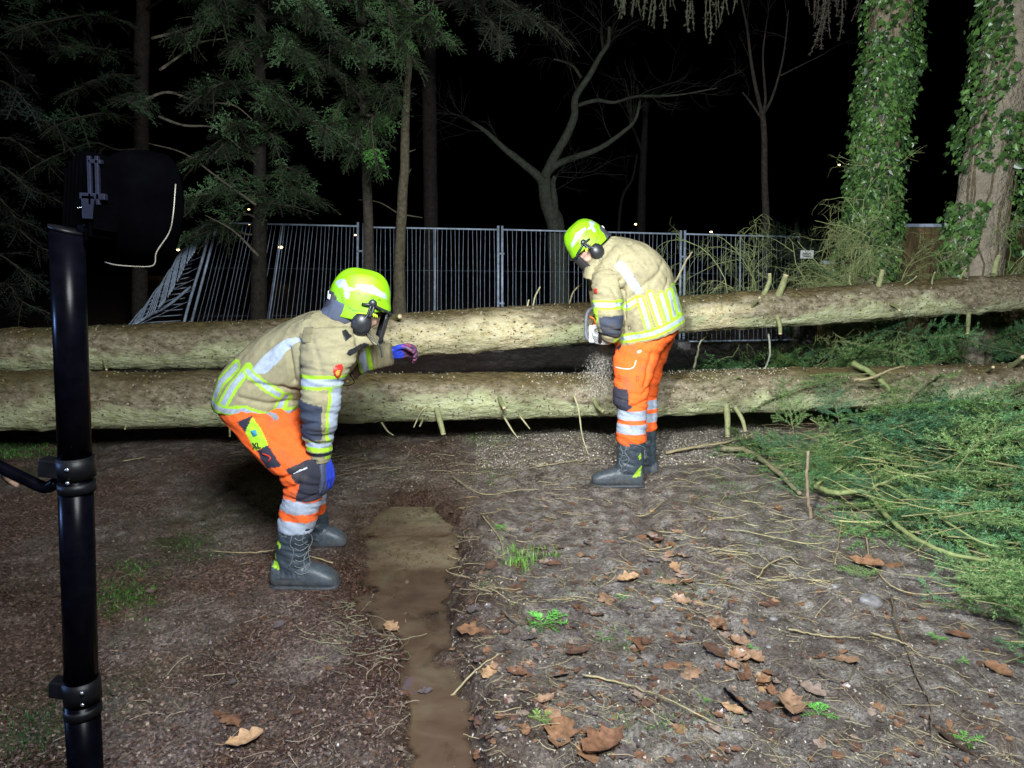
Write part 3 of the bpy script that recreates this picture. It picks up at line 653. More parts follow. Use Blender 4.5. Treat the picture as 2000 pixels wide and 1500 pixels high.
bare_tree('forked bare tree with crooked limbs above the fence centre', 'forked_tree', [
  ([(1100, 700), (1094, 560), (1086, 450), (1072, 400), (1062, 350)], 44, 26),
  ([(1062, 362), (1052, 345), (1020, 318), (985, 290), (950, 258), (922, 238)], 20, 5), ([(1062, 350), (1082, 308), (1108, 262), (1122, 225), (1124, 190), (1150, 150), (1172, 110), (1188, 85), (1190, 52)], 20, 5),
  ([(1066, 340), (1090, 320), (1130, 305), (1170, 290), (1212, 262), (1240, 235), (1250, 198)], 15, 4), ([(1135, 152), (1120, 130), (1100, 120), (1082, 116)], 6, 3),
  ([(1128, 206), (1165, 196), (1200, 200), (1245, 188), (1320, 186), (1400, 172)], 8, 2), ([(1180, 100), (1176, 80), (1174, 55)], 7, 4), ([(1084, 440), (1084, 400), (1080, 360), (1084, 345)], 16, 8)], (.055, .06, .045), 4, 5, 12.0)
bare_tree('thin straight bare sapling right of the chainsaw worker', 'bare_sapling', [
  ([(1498, 700), (1497, 560), (1497, 445), (1493, 340), (1493, 270), (1490, 225)], 15, 10), ([(1490, 228), (1478, 180), (1467, 120), (1460, 60), (1448, 0)], 8, 3), ([(1490, 228), (1495, 190), (1490, 110), (1498, 40)], 6, 2),
  ([(1492, 222), (1510, 185), (1530, 110), (1540, 20)], 6, 2), ([(1488, 232), (1466, 200), (1450, 180)], 5, 2), ([(1520, 150), (1560, 130), (1610, 105)], 3, 1.5)], (.06, .05, .042), 2, 9, 12.4)
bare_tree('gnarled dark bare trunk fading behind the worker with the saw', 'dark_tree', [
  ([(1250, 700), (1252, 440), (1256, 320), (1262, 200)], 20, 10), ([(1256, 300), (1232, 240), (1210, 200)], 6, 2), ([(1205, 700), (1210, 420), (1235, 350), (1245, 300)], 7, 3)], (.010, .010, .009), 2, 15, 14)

# low dark bush by the boards
root = empty('bush', tuple(W(1560, 560, 10.8)*[1, 1, 0]), 'dark round bush between the mesh fence and the timber boards', 'bush')
cr, lm = MB(), MB(); rg = np.random.default_rng(5)
for k in range(60):
    P = W(rg.uniform(1515, 1610), rg.uniform(455, 600), 10.8); nv, tv, tq = SPR[k % 4]; Mx = rotm(rg.normal(0, 1, 3)*[1, 1, .5]+[0, -.4, .5], rg.uniform(0, 6), .6); cr.add(nv@Mx.T+P, quads(len(nv)), c=(.015, .032, .014)); lm.add(tv@Mx.T+P, tq, c=(.05, .045, .03))
limb(lm, [W(1560, 560, 10.8)*[1, 1, 0], W(1562, 540, 10.8)], .05, .03)
cr.build('foliage', M['needle'], root, False, True); lm.build('stems', barkm, root, True, True)

# the two ivy-clad trunks ---------------------------------------------------------
def ivy_leaf(L, rg):
    a = np.array([(0, 0), (.28, .12), (.5, .42), (.30, .42), (.22, .62), (0, 1.), (-.22, .62), (-.30, .42), (-.5, .42), (-.28, .12)])*L
    z = -.18*np.abs(a[:, 0])+.06*L*rg.normal(0, 1, len(a))
    return np.stack([a[:, 0], a[:, 1], z], 1)
def ivy_on(root_tree, C, r, N, cover, label, seed, Y, size=.068, bulge=.12):
    rg = np.random.default_rng(seed); mb = MB(); st = MB()
    root = empty('ivy', tuple(C[0]), label, 'ivy')
    zz = C[:, 2]; k = 0
    while k < N:
        i = rg.integers(len(C)-1); f = rg.random(); c = C[i]*(1-f)+C[i+1]*f; rad = r[i]
        th = rg.uniform(0, 2*math.pi); px_ = side_px(c[0], c[2], c[1])
        if not cover(th, px_[1], rg, c): continue
        k += 1
        o = np.array([math.cos(th), math.sin(th), 0]); cl = fbm(np.array([c[2]*2.2]), np.array([th*1.3]), o=3, s=seed)[0]
        P = c+o*(rad+.02+abs(rg.normal(0, bulge*.35))+bulge*max(0, cl)*1.6)+[0, 0, rg.normal(0, .02)]
        L = size*rg.uniform(.3, 1.35); lf = ivy_leaf(L, rg)
        yv = np.array([o[0]*.3, o[1]*.3, -1])+rg.normal(0, .35, 3); yv /= np.linalg.norm(yv); zv = o+rg.normal(0, .38, 3); xv = np.cross(yv, zv); xv /= np.linalg.norm(xv); zv = np.cross(xv, yv)
        V = lf@np.stack([xv, yv, zv], 0)+P; base = np.array([(.06, .13, .035), (.085, .18, .045), (.13, .26, .06), (.03, .065, .022), (.045, .10, .03), (.10, .21, .05)])[rg.integers(6)]*rg.uniform(.7, 1.25)
        mb.add(V, Q=[[0, 1, 4, 5], [0, 5, 6, 9]], T=[[1, 2, 3], [1, 3, 4], [9, 7, 8], [9, 6, 7]], c=base)
    for s in range(9):
        th = rg.uniform(3.4, 6.1); P = []
        for i in range(0, len(C), 3): th += rg.normal(0, .12); P.append(C[i]+np.array([math.cos(th), math.sin(th), 0])*(r[i]+.012))
        if cover is not ivy_all: P = P[:len(P)*2//3]
        V, Q, T = tube(P, .009, 5); st.add(V, Q, T, c=(.16, .13, .08))
    mb.build('leaves', M['ivy'], root, False, True); st.build('stems', barkm, root, True, True)
def ivy_all(th, py, rg, c):
    return math.sin(th) < .6 and rg.random() < .25+1.1*max(0, .5+vnoise(np.array([th*2.]), np.array([c[2]*2.5]), s=4)[0])
bigbark = tinted('old_bark', .85, .3, 9, 1., 26, .05, .25)
tA = tree_root('ivy_clad_tree', W(1690, 640, 8.4)*[1, 1, 0], 'upright ivy covered trunk, left of the two on the right', 'old ivy trunks on the right')
_, CA, rA = trunk_px([(1682, 760, 84, 8.4), (1690, 560, 74, 8.4), (1704, 400, 68, 8.4), (1722, 200, 66, 8.4), (1742, 0, 66, 8.4), (1764, -260, 60, 8.4)], (.30, .25, .17), 36, root=tA, mat=bigbark, rough=.12)
ivy_on(tA, CA, rA, 9500, ivy_all, 'dense ivy wrapping the whole of the left ivy trunk', 11, 8.4)
tB = tree_root('ivy_clad_tree', W(1900, 640, 7.9)*[1, 1, 0], 'leaning scaly trunk at the right edge with ivy on its flanks', 'old ivy trunks on the right')
_, CB, rB = trunk_px([(1868, 800, 116, 7.9), (1897, 530, 100, 7.9), (1918, 400, 90, 7.9), (1946, 240, 90, 7.9), (1976, 60, 90, 7.9), (2002, -100, 88, 7.9), (2050, -400, 80, 7.9)], (.34, .295, .22), 48, root=tB, mat=bigbark, rough=.16)
def ivy_b(th, py, rg, c):
    s, co = math.sin(th), math.cos(th)
    if s > .5: return False
    nz = vnoise(np.array([c[2]*3.]), np.array([th*2.5]), s=14)[0]
    left = co < -.45+.25*nz and (py < 290 or py > 395)
    mid = 225 < py < 330 and co < .55+.3*nz and rg.random() < .8
    right = co > .45+.2*nz and py > 190 and rg.random() < .7
    low = 395 < py < 520 and co < -.3+.4*nz
    return left or mid or right or low
ivy_on(tB, CB, rB, 3000, ivy_b, 'patchy ivy along the flanks of the leaning right-hand trunk', 21, 7.9, .07, .11)

# hanging spruce twigs from a limb just above the frame ----------------------------
def hang(label, xs, Y, seed, c, lens):
    rg = np.random.default_rng(seed); a, e = W(xs[0], -70, Y), W(xs[1], -60, Y)
    root = empty('hanging_spruce_branch', tuple(a), label, 'branch', None); cr, lm = MB(), MB()
    limb(lm, [a+[-1.2, 1.6, .4], a, (a+e)/2+[0, 0, .12], e], .03, .008, 6, (.1, .08, .06))
    for x_, ln in lens:
        for q in range(3):
            P = W(x_+rg.normal(0, 7), -60, Y+rg.normal(0, .12)); nv, tv, tq = HANG[rg.integers(3)]; s = (ln+60)/F*Y/.7*rg.uniform(.8, 1.05); Mx = rotm((rg.normal(0, .06), rg.normal(0, .06), -1), rg.uniform(0, 6.28), s)
            Mx = Mx*[1, 1, 1]; cr.add(nv@Mx.T+P, quads(len(nv)), c=np.array(c)*rg.uniform(.7, 1.3)); lm.add(tv@Mx.T+P, tq, c=(.1, .08, .06))
    cr.build('needles', M['needle'], root, False, True); lm.build('twigs', barkm, root, True, True)
hang('drooping spruce twigs hanging into the top centre of the view', (1180, 1430), 7.6, 3, (.085, .105, .06), [(1205, 10), (1222, 22), (1240, 30), (1262, 14), (1272, 42), (1290, 46), (1310, 8), (1348, 50), (1385, 66), (1412, 34), (1440, 8)])
hang('brownish spruce twigs hanging left of the upright ivy trunk', (1570, 1660), 8.2, 4, (.05, .045, .035), [(1582, 16), (1605, 40), (1620, 60), (1634, 85), (1645, 20), (1690, 30)])

# ---------------------------------------------------------------- distant street lamps
lampm, n, l, b = new_mat('lamp_glow'); b.inputs['Emission Color'].default_value = (1, .62, .25, 1); b.inputs['Emission Strength'].default_value = 9; b.inputs['Base Color'].default_value = (1, .7, .4, 1)
for k, (a, c_, Y, s, lab) in enumerate([(316, 492, 55, 3.4, 'distant street lamp just right of the floodlight head'), (348, 488, 52, 3.6, 'distant street lamp between floodlight head and collapsed panel'), (486, 409, 50, 2.2, 'tiny high street lamp glimpsed through the conifer'),
        (487, 438, 60, 2.0, 'faint street lamp low in the conifer over the fence'), (548, 483, 40, 4.8, 'brightest street lamp seen through the left mesh panel'), (694, 459, 60, 2.4, 'small orange street lamp beside the paired fence posts'), (1242, 438, 48, 3.2, 'street lamp above the fence behind the chainsaw worker'), (1389, 453, 52, 2.9, 'street lamp at the fence top right of the chainsaw worker'), (1639, 322, 45, 2.4, 'bright lamp beside the upright ivy trunk')]):
    P = W(a, c_, Y); root = empty('street_lamp', (P[0], Y, 0), lab, 'street lamp', 'street lamps far off in the dark')
    V, Q, T = tube([(P[0]+.05, Y+.2, 0), (P[0]+.04, Y+.2, P[2]*.6), (P[0]+.03, Y+.2, P[2]+.12), (P[0], Y, P[2]+.1)], .05, 6); MB().add(V, Q, T).build('pole', M['black_metal'], root)
    rr2 = .62*s*Y/F; V, Q = ellipsoid(P, (rr2*1.5, rr2, rr2*.8)); MB().add(V, Q).build('lantern', lampm, root)
# ---------------------------------------------------------------- cut spruce brush on the right
def copy_thing(root, loc, rot, scale, label=None, group=None):
    r = root.copy(); col.objects.link(r); r.location = loc; r.rotation_euler = rot; r.scale = (scale,)*3
    if label: r['label'] = label
    if group: r['group'] = group
    for ch in list(root.children):
        c = ch.copy(); col.objects.link(c); c.parent = r
    return r
protos = []
for s in range(6):
    nv, tv, tq = spray(1.15, 16, .030, .0040, 100+s, .35, 50, 4.4, tl=.46, flat=.7, rt=.45)
    root = empty('spruce_branch', (0, 0, 0), 'x', 'spruce branch')
    colr = np.array([(.08, .20, .075), (.10, .22, .065), (.065, .17, .08), (.13, .23, .065), (.075, .19, .09), (.14, .23, .075)][s])
    mb = MB(); rg = np.random.default_rng(s); cc = colr*rg.uniform(.3, 1.5, (len(nv)//4, 1)); cc = np.repeat(cc, 4, axis=0)
    mb.add(nv, quads(len(nv)), c=cc).build('needles', M['needle'], root, False, True)
    MB().add(tv, tq, c=(.16, .16, .07)).build('stem', M['twig'], root, True, True)
    protos.append(root)
pile = [tuple(G(*p)[:2]) for p in [(1440, 845), (1500, 905), (1600, 945), (1700, 1010), (1800, 1090), (1930, 1150), (2000, 1240), (2300, 1500), (2500, 1000), (2300, 830)]]
def zone(x_, y_):
    px_, py_ = side_px(np.array(x_), np.array(0.), y_); px_, py_ = float(px_), float(py_)
    h = 'against the lower trunk' if y_ > 4.75 else ('halfway out' if y_ > 4.0 else 'nearest the viewer')
    q = 'left end of the brush heap' if px_ < 1620 else ('centre of the brush heap' if px_ < 1830 else 'right-hand side of the brush heap')
    c_ = 'spruce bough at the '+q+', '+h; return c_, 'boughs: '+q+', '+h
used = [0]*6; grp = 'cut spruce branches heaped in front of the trunks'
def put(x, y, z, yaw, pitch, roll, s, k, label, group):
    if not used[k]:
        r = protos[k]; used[k] = 1; r.location = (x, y, z); r.rotation_euler = (roll, pitch, yaw); r.scale = (s,)*3; r['label'] = label; r['group'] = group
    else: copy_thing(protos[k], (x, y, z), (roll, pitch, yaw), s, label, group)
rg = np.random.default_rng(12); cnt = 0
xs = np.array([p[0] for p in pile]); ys = np.array([p[1] for p in pile])
while cnt < 230:
    x_ = rg.uniform(xs.min(), 4.2); y_ = rg.uniform(ys.min(), 5.3)
    if not inside(np.array([x_]), np.array([y_]), pile)[0]: continue
    dd, _ = poly_dist(np.array([x_]), np.array([y_]), pile[:7]); hgt = min((.42 if x_ > 2.0 else .32) if y_ < 4.9 else .30, float(dd[0])*.55)*rg.random()**.5
    yaw = R(rg.normal(-28, 45)); 
    sx = x_-math.cos(yaw)*.45; sy = y_-math.sin(yaw)*.45
    put(sx, sy, hz(sx, sy)+.02+hgt, yaw, R(rg.normal(-3 if hgt < .1 else 0, 6 if hgt < .1 else 17)), R(rg.normal(0, 25)), rg.uniform(.45, .8) if dd[0] < .35 else rg.uniform(.6, 1.05), int(rg.integers(6)),
        *zone(x_, y_)); cnt += 1
for k in range(95):     # behind, seen between and under the two trunks
    px_ = rg.uniform(1390, 2150); Y_ = rg.uniform(6.7, 7.9); z_ = rg.uniform(.05, .85 if px_ > 1500 else .6)*min(1., (px_-1330)/300)
    P = W(px_, 700, Y_); yaw = R(rg.uniform(0, 360))
    put(P[0], Y_, z_, yaw, R(rg.normal(-12, 18)), R(rg.normal(0, 40)), rg.uniform(.6, 1.), int(rg.integers(6)), *(('spruce bough in the gap between the trunks, nearest the chainsaw worker', 'gap boughs by the worker') if px_ < 1600 else (('spruce bough in the gap between the trunks, below the ivy trunks', 'gap boughs below the ivy') if px_ < 1850 else ('spruce bough in the gap between the trunks at the right edge', 'gap boughs at the right edge'))))
for (a, c_, Y_, yaw, pit, s, lab) in [(1550, 850, 5.2, 80, -62, .45, 'small green spruce tip standing up against the lower trunk'), (1640, 835, 5.15, 70, -50, .5, 'spruce sprig leaning on the lower trunk right of the upright tip'),
        (1880, 985, 4.2, -70, -5, .6, 'fresh blue-green spruce spray spread flat at the right edge'), (1990, 1235, 3.0, 80, -18, .5, 'soft green spruce tips at the lower end of the heap by the right edge'), (1700, 1150, 3.4, 100, -4, .25, 'tiny green sprig lying on bare mud below the heap'),
        (1700, 730, 5.3, 160, 10, .8, 'spruce bough draped over the crest of the lower trunk'), (1790, 760, 5.35, 10, 22, .8, 'spruce bough hanging over the lower trunk at the right')]:
    P = W(a, c_, Y_) if Y_ > 4.5 else G(a, c_)+[0, 0, .04]
    copy_thing(protos[int(rg.integers(6))], tuple(P), (0, R(pit), R(yaw)), s, lab, None)

def limb_thing(name, pts, w0, w1, c, label, cat, group=None, sub=None):
    """pts: (px, py, height above soil) or (px, py, None, Y)"""
    P = []
    for p in pts:
        if len(p) == 3:
            q = G(p[0], p[1], p[2]); q[2] = p[2]+hz(q[0], q[1])*.8
        else: q = W(p[0], p[1], p[3])
        P.append(q)
    P = spline(P, 7); root = empty(name, tuple(P[0]), label, cat, group)
    P = P+rng.normal(0, .0022, P.shape)
    V, Q, T = tube(P, np.linspace(w0, w1, len(P)), 9, jit=.15); MB().add(V, Q, T, c=c).build('stem', M['twig'], root, colors=True)
    if sub:
        for ps in sub:
            q = spline([G(a, c_, h)+[0, 0, 0] for a, c_, h in ps], 6); V, Q, T = tube(q, np.linspace(w1*1.2, w1*.45, len(q)), 7, jit=.1); MB().add(V, Q, T, c=np.array(c)*1.1).build('side_twig', M['twig'], root, colors=True)
    return root
GB = (.17, .20, .075); TN = (.28, .23, .125)
limb_thing('bare_limb', [(1410, 880, .04), (1460, 885, .06), (1520, 925, .06), (1562, 968, .03)], .022, .014, (.19, .17, .10), 'dark straight limb at the left end of the brush heap', 'limb')
limb_thing('bare_limb', [(1590, 952, .06), (1630, 966, .08), (1690, 968, .10), (1740, 1020, .12), (1800, 1062, .12), (1880, 1090, .12), (2010, 1098, .12)], .018, .008, GB, 'long mossy forked limb sweeping across the front of the heap', 'limb', None,
  [[(1690, 966, .10), (1722, 945, .16), (1780, 975, .18), (1850, 1020, .2), (1920, 1060, .18), (1995, 1075, .15)], [(1720, 946, .16), (1760, 930, .22), (1800, 930, .24), (1830, 938, .24)], [(1590, 950, .06), (1660, 900, .15), (1700, 860, .22)]])
limb_thing('bare_limb', [(1665, 708, None, 5.55), (1700, 728, None, 5.45), (1738, 760, None, 5.3), (1750, 790, None, 5.2), (1765, 822, None, 5.0), (1800, 858, None, 4.8), (1822, 880, None, 4.7), (1818, 912, None, 4.6)], .022, .010, GB, 'mossy curved limb hooked over the lower trunk', 'limb')
limb_thing('bare_limb', [(1668, 742, None, 5.35), (1700, 738, None, 5.3), (1735, 724, None, 5.3), (1768, 714, None, 5.35)], .012, .006, TN, 'short tan branch across the crest of the lower trunk', 'limb')
limb_thing('bare_limb', [(1300, 890, .03), (1360, 880, .05), (1420, 868, .07), (1475, 848, .1)], .010, .007, TN, 'pale straight stick on the ground right of the worker with the saw', 'limb')
limb_thing('upright_stick', [(1588, 1038, None, 3.93), (1582, 1000, None, 3.93), (1576, 940, None, 3.93), (1579, 880, None, 3.93)], .012, .008, (.19, .145, .095), 'bare brown stick standing upright in the mud before the heap', 'stick')
limb_thing('bare_limb', [(1500, 640, None, 6.4), (1504, 690, None, 6.2), (1494, 720, None, 5.9)], .009, .008, (.35, .36, .28), 'pale stick poking up between the two trunks', 'limb')
limb_thing('bare_limb', [(1355, 720, None, 6.3), (1362, 690, None, 6.3), (1368, 668, None, 6.3), (1388, 650, None, 6.3)], .011, .006, (.28, .27, .17), 'forked grey-green twig right of the chainsaw worker in the gap', 'limb')
limb_thing('cut_branch', [(1310, 565, None, 6.1), (1322, 545, None, 6.1), (1340, 510, None, 6.1), (1352, 492, None, 6.1)], .010, .007, (.33, .28, .16), 'slim cut branch rising from the upper trunk beside the worker', 'branch')
# long thin whips trailing over the mud
whips = [([(1655, 985), (1690, 1060), (1700, 1100), (1740, 1145), (1800, 1160), (1880, 1160), (1960, 1180)], 'long yellow whip curling from the heap over the mud'), ([(1648, 985), (1640, 1050), (1630, 1110)], 'straight pale whip pointing down from the heap'),
 ([(1740, 1170), (1755, 1240), (1790, 1330), (1815, 1370), (1820, 1440)], 'dark crooked twig at the lower right of the mud'), ([(1540, 1240), (1600, 1244), (1680, 1255)], 'thin straight straw right of the leaf-filled rut'),
 ([(1140, 1330), (1210, 1340), (1270, 1370), (1310, 1400), (1400, 1420)], 'slender twig with green tips low in the picture'), ([(880, 935), (940, 970), (1010, 960), (1100, 958)], 'faint curved twig beyond the puddle'),
 ([(1050, 914), (1110, 912), (1180, 903)], 'pale twig left of the toe of the upright worker'), ([(1600, 1330), (1650, 1345), (1670, 1320)], 'small dark twig beside the big curled leaf'), ([(1480, 1130), (1500, 1105), (1540, 1090), (1560, 1098)], 'curled straw between rut and standing stick'),
 ([(1370, 1040), (1400, 990), (1430, 955)], 'thin rising twig right of the leafy rut'), ([(880, 1335), (930, 1320), (975, 1305)], 'short twig crossing the bank near the puddle'), ([(980, 1225), (1010, 1240), (1042, 1222)], 'short brown twig beside the bright green weed'),
 ([(650, 1100), (560, 1075), (480, 1080), (410, 1075)], 'long thin straw behind the heel of the crouching worker'), ([(240, 905), (270, 903), (285, 902)], 'short pale stick right of the floodlight mast clamp'), ([(940, 1020), (975, 1060), (985, 1085)], 'small dry twig leading to the grass clump'),
 ([(1180, 975), (1250, 1000), (1300, 980)], 'tan twig below the boots of the upright worker'), ([(1700, 1250), (1760, 1270), (1800, 1300)], 'short twig in the lower right mud')]
for pts, lab in whips:
    P = spline([G(a, c_, .012)+[0, 0, hz(*G(a, c_)[:2])+rng.uniform(0, .02)] for a, c_ in pts], 8); P += rng.normal(0, .0015, P.shape)
    V, Q, T = tube(P, np.linspace(.0042, .002, len(P)), 6, jit=.2); o = MB().add(V, Q, T, c=TN if 'dark' not in lab and 'brown' not in lab else (.12, .09, .06)).build('whip', M['twig'], None, colors=True); o.name = 'thin_twig'; tag(o, lab, 'twig')
# twiggy dead brush above the upper trunk
def wild(P, d, ln, r, lvl, mb, c, rg, curl):
    k = 7; pts = [np.array(P)]; dd = np.array(d, float); ax = rg.normal(0, 1, 3)
    for i in range(k): dd = dd+np.cross(ax, dd)*curl+rg.normal(0, .13, 3)+[0, 0, -.05]; dd /= np.linalg.norm(dd); pts.append(pts[-1]+dd*ln/k)
    V, Q, T = tube(pts, np.linspace(r, r*.55, k+1), 5, cap=False); mb.add(V, Q, c=np.array(c)*rg.uniform(.75, 1.2))
    if lvl:
        for i in range(rg.integers(2, 4+lvl)): q = pts[rg.integers(1, k+1)]; e = dd+rg.normal(0, .6, 3); wild(q, e/np.linalg.norm(e), ln*rg.uniform(.4, .7), r*.62, lvl-1, mb, c, rg, curl)
rg = np.random.default_rng(31)
for k, (a, c_, tx, ty, ln) in enumerate([(1420, 600, 1470, 455, 1.), (1470, 600, 1560, 470, 1.), (1700, 600, 1600, 460, 1.1), (1690, 595, 1660, 430, .9), (1610, 605, 1520, 500, .9), (1560, 600, 1640, 520, .8), (1640, 600, 1700, 480, .9), (1755, 590, 1740, 480, .7), (1710, 560, 1560, 560, .9), (1480, 610, 1430, 520, .6), (1665, 520, 1700, 380, .7), (1960, 560, 2010, 470, .7)]):
    P, Q0 = W(a, c_, 7.3), W(tx, ty, 7.3-rg.uniform(-.3, .5)); root = empty('dead_branch', tuple(P), 'tangled leafless yellow-green branch rising behind the upper trunk', 'branch', 'tangled dead branches in front of the ivy trunk') if a < 1900 else empty('dead_branch', tuple(P), 'thin bare branch at the extreme right behind the upper trunk', 'branch')
    mb = MB(); d = Q0-P; d /= np.linalg.norm(d)
    for q in range(2): wild(P, d+rg.normal(0, .15, 3), ln*rg.uniform(.8, 1.1), .0058, 4, mb, (.25, .29, .12), rg, rg.uniform(-.12, .12))
    mb.build('twigs', M['twig'], root, True, True)
# dry straw-like twigs woven through the heap (a mass nobody could count)
mb = MB(); rg = np.random.default_rng(77)
def straws(N, reg, h0, h1, ln, c, r=.0013, bend=.3, yaw=None):
    for i in range(N):
        a = rg.uniform(reg[0], reg[2]); b = rg.uniform(reg[1], reg[3]); P = G(a, b); 
        P[2] = hz(P[0], P[1])+rg.uniform(h0, h1); th = rg.uniform(0, 6.28) if yaw is None else R(rg.normal(*yaw)); L = ln*rg.uniform(.35, 1.25)
        k = 5; pts = [P]; 
        ph = rg.normal(0, .12)*(h1 > .05)
        for s in range(k): th += rg.normal(0, bend); P = P+np.array([math.cos(th), math.sin(th), ph])*L/k; P[2] = max(P[2], hz(P[0], P[1])+.004); pts.append(P)
        V, Q, T = tube(pts, r*rg.uniform(.6, 1.3), 4, cap=False); mb.add(V, Q, c=np.array(c)*rg.uniform(.6, 1.25))
straws(150, (1480, 850, 1680, 935), .03, .16, .30, (.36, .29, .16), .0012, .3, (-10, 45))
straws(110, (1600, 930, 2050, 1080), .03, .26, .34, (.38, .36, .15), .0013, .3, (-25, 45))
straws(70, (1760, 1060, 2080, 1160), .02, .12, .36, (.42, .36, .17), .0013, .25, (-15, 30)); straws(60, (1620, 900, 2050, 1060), .25, .5, .34, (.38, .36, .15), .0013, .3, (-25, 45))
straws(45, (1650, 850, 2050, 980), .1, .34, .3, (.30, .33, .14), .0018, .3)
mb.build('dry_twig_tangle', M['twig'], None, True, True); tag(col.objects[-1], 'mass of thin straw-coloured twigs woven through the green brush heap', 'twigs', None, 'stuff')
# litter of twiglets on the mud
mb = MB()
straws(420, (900, 900, 1700, 1200), 0, .008, .13, (.36, .29, .16), .0012, .35)
straws(90, (1300, 930, 1700, 1150), 0, .03, .22, (.38, .33, .17), .0015, .3)
straws(620, (900, 1150, 2000, 1500), 0, .006, .09, (.32, .26, .15), .0010, .35)
straws(170, (180, 880, 820, 1500), 0, .006, .11, (.30, .24, .17), .0010, .4)
straws(180, (430, 860, 1150, 930), 0, .02, .22, (.3, .25, .15), .0016, .35)
straws(90, (620, 1170, 830, 1300), -.0, .01, .12, (.22, .2, .12), .0013, .4)
mb.build('twig_litter', M['twig'], None, True, True); tag(col.objects[-1], 'scattered tiny twigs and straws trodden into the mud', 'twig litter', None, 'stuff')

# chips, mulch and sawdust: tiny flakes over the soil
def chips(N, reg, s0, s1, cols, name, label, dens=None, seed=1):
    rg = np.random.default_rng(seed); A = rg.uniform(reg[0], reg[2], N); B = rg.uniform(reg[1], reg[3], N)
    x_ = (A-1000)/F; v = (750-B)/F; t = CAMH/(sp-v*cp); P = np.stack([x_*t, (cp+v*sp)*t, 0*t], 1)
    if dens is not None: P = P[dens(P[:, 0], P[:, 1], A if False else side_px(P[:, 0], P[:, 2], P[:, 1])[0]) > rg.random(N)]
    N = len(P); h0 = ground_h(P[:, 0], P[:, 1]); ok = (h0 > WATER+.002) | ((h0 > WATER-.03) & (rg.random(N) < .22)); P = P[ok]; N = len(P); P[:, 2] = np.maximum(h0[ok], WATER)+.0015
    s = rg.uniform(s0, s1, N)[:, None]; th = rg.uniform(0, 6.28, N); e1 = np.stack([np.cos(th), np.sin(th), rg.normal(0, .3, N)], 1); e2 = np.stack([-np.sin(th), np.cos(th), rg.normal(0, .45, N)], 1)*rg.uniform(.25, .7, N)[:, None]
    V = np.stack([P-e1*s, P-e2*s, P+e1*s*.9, P+e2*s], 1).reshape(-1, 3); V[:, 2] += .001
    cc = np.array(cols)[rg.integers(0, len(cols), N)]*rg.uniform(.6, 1.3, (N, 1))
    MB().add(V, quads(len(V)), c=np.repeat(cc, 4, axis=0)).build(name, M['chip'], None, False, True); tag(col.objects[-1], label, 'wood chips', None, 'stuff')
chips(30000, (-50, 850, 800, 1560), .003, .009, [(.085, .042, .03), (.06, .035, .028), (.13, .09, .075), (.05, .03, .026), (.2, .15, .12), (.085, .06, .06), (.11, .07, .055)], 'bark_mulch', 'reddish bark mulch and wood fragments covering the left half of the ground', seed=2)
chips(9000, (560, 850, 1300, 960), .003, .009, [(.16, .13, .09), (.24, .2, .14), (.1, .07, .045), (.32, .27, .2)], 'wood_fragments', 'mixed brown debris on the ground below the lower trunk', seed=3)
chips(22000, (930, 826, 1560, 912), .003, .010, [(.5, .45, .38), (.6, .55, .46), (.42, .36, .28), (.25, .2, .16)], 'sawdust', 'pale sawdust and shavings sprayed under the trunk around the boots', seed=4)
chips(15000, (880, 900, 2000, 1520), .002, .007, [(.2, .17, .14), (.32, .28, .23), (.09, .07, .055), (.13, .11, .1)], 'soil_crumbs', 'small crumbs and chips on the clay at the right', seed=5)
# sawdust on the trunk tops
def topdust(C, r, x0, x1, N, seed, root):
    rg = np.random.default_rng(seed); X_ = rg.uniform(x0, x1, N); c = np.stack([X_, np.interp(X_, C[:, 0], C[:, 1]), np.interp(X_, C[:, 0], C[:, 2])], 1); rad = np.interp(X_, C[:, 0], r)
    th = rg.normal(1.35, .45, N); o = np.stack([0*th, -np.cos(th), np.sin(th)], 1); P = c+o*(rad+.010)[:, None]; s = rg.uniform(.002, .006, N)[:, None]
    e1 = rg.normal(0, .6, (N, 3)); e2 = rg.normal(0, .6, (N, 3)); V = np.stack([P-e1*s, P-e2*s, P+e1*s, P+e2*s], 1).reshape(-1, 3)
    MB().add(V, quads(len(V)), c=(.5, .44, .34)).build('sawdust', M['chip'], root, False, True)['kind'] = 'stuff'
topdust(Cf, rf, .1, 2.2, 1500, 7, fl); topdust(Cf, rf, .55, 1.0, 900, 8, fl)

# ---------------------------------------------------------------- fallen leaves
def oak_leaf(L, curl, seed):
    rg = np.random.default_rng(seed); n_ = 11; t = np.linspace(0, 1, n_)
    wd = L*.30*np.sin(np.pi*np.clip(t*.95+.03, 0, 1))**.7*(1+.26*np.cos(t*math.pi*2*3.2+rg.uniform(0, 3)))*(.45+.8*t**.6); wd = np.maximum(wd, L*.01)
    V = []
    for i in range(n_):
        for s in (-1, -.5, 0, .5, 1):
            u = s*wd[i]; x_ = (t[i]-.5)*L-abs(s)*wd[i]*.12; z = curl*(u*u)/L*.9+curl*.28*L*(t[i]-.5)**2+.02*L*rg.normal()-(0 if s else .012*L)
            V.append((x_, u, z))
    V = np.array(V); i, j = np.meshgrid(np.arange(n_-1), np.arange(4), indexing='ij'); Q = np.stack([i*5+j, i*5+j+1, (i+1)*5+j+1, (i+1)*5+j], -1).reshape(-1, 4)
    sv, sq, st_ = tube([(-.5*L, 0, V[2, 2]), (-.62*L, .01*L, V[2, 2]+.02*L), (-.75*L, .03*L, V[2, 2]+.01)], L*.012, 4)
    return V, Q, sv, sq, st_
LC = [(.15, .075, .045), (.20, .105, .058), (.25, .15, .095), (.10, .055, .04), (.24, .175, .14), (.33, .20, .11), (.10, .08, .08)]
ltypes = [oak_leaf(.115, [.5, 1.1, 1.8, -.8, .2][k % 5], k) for k in range(10)]
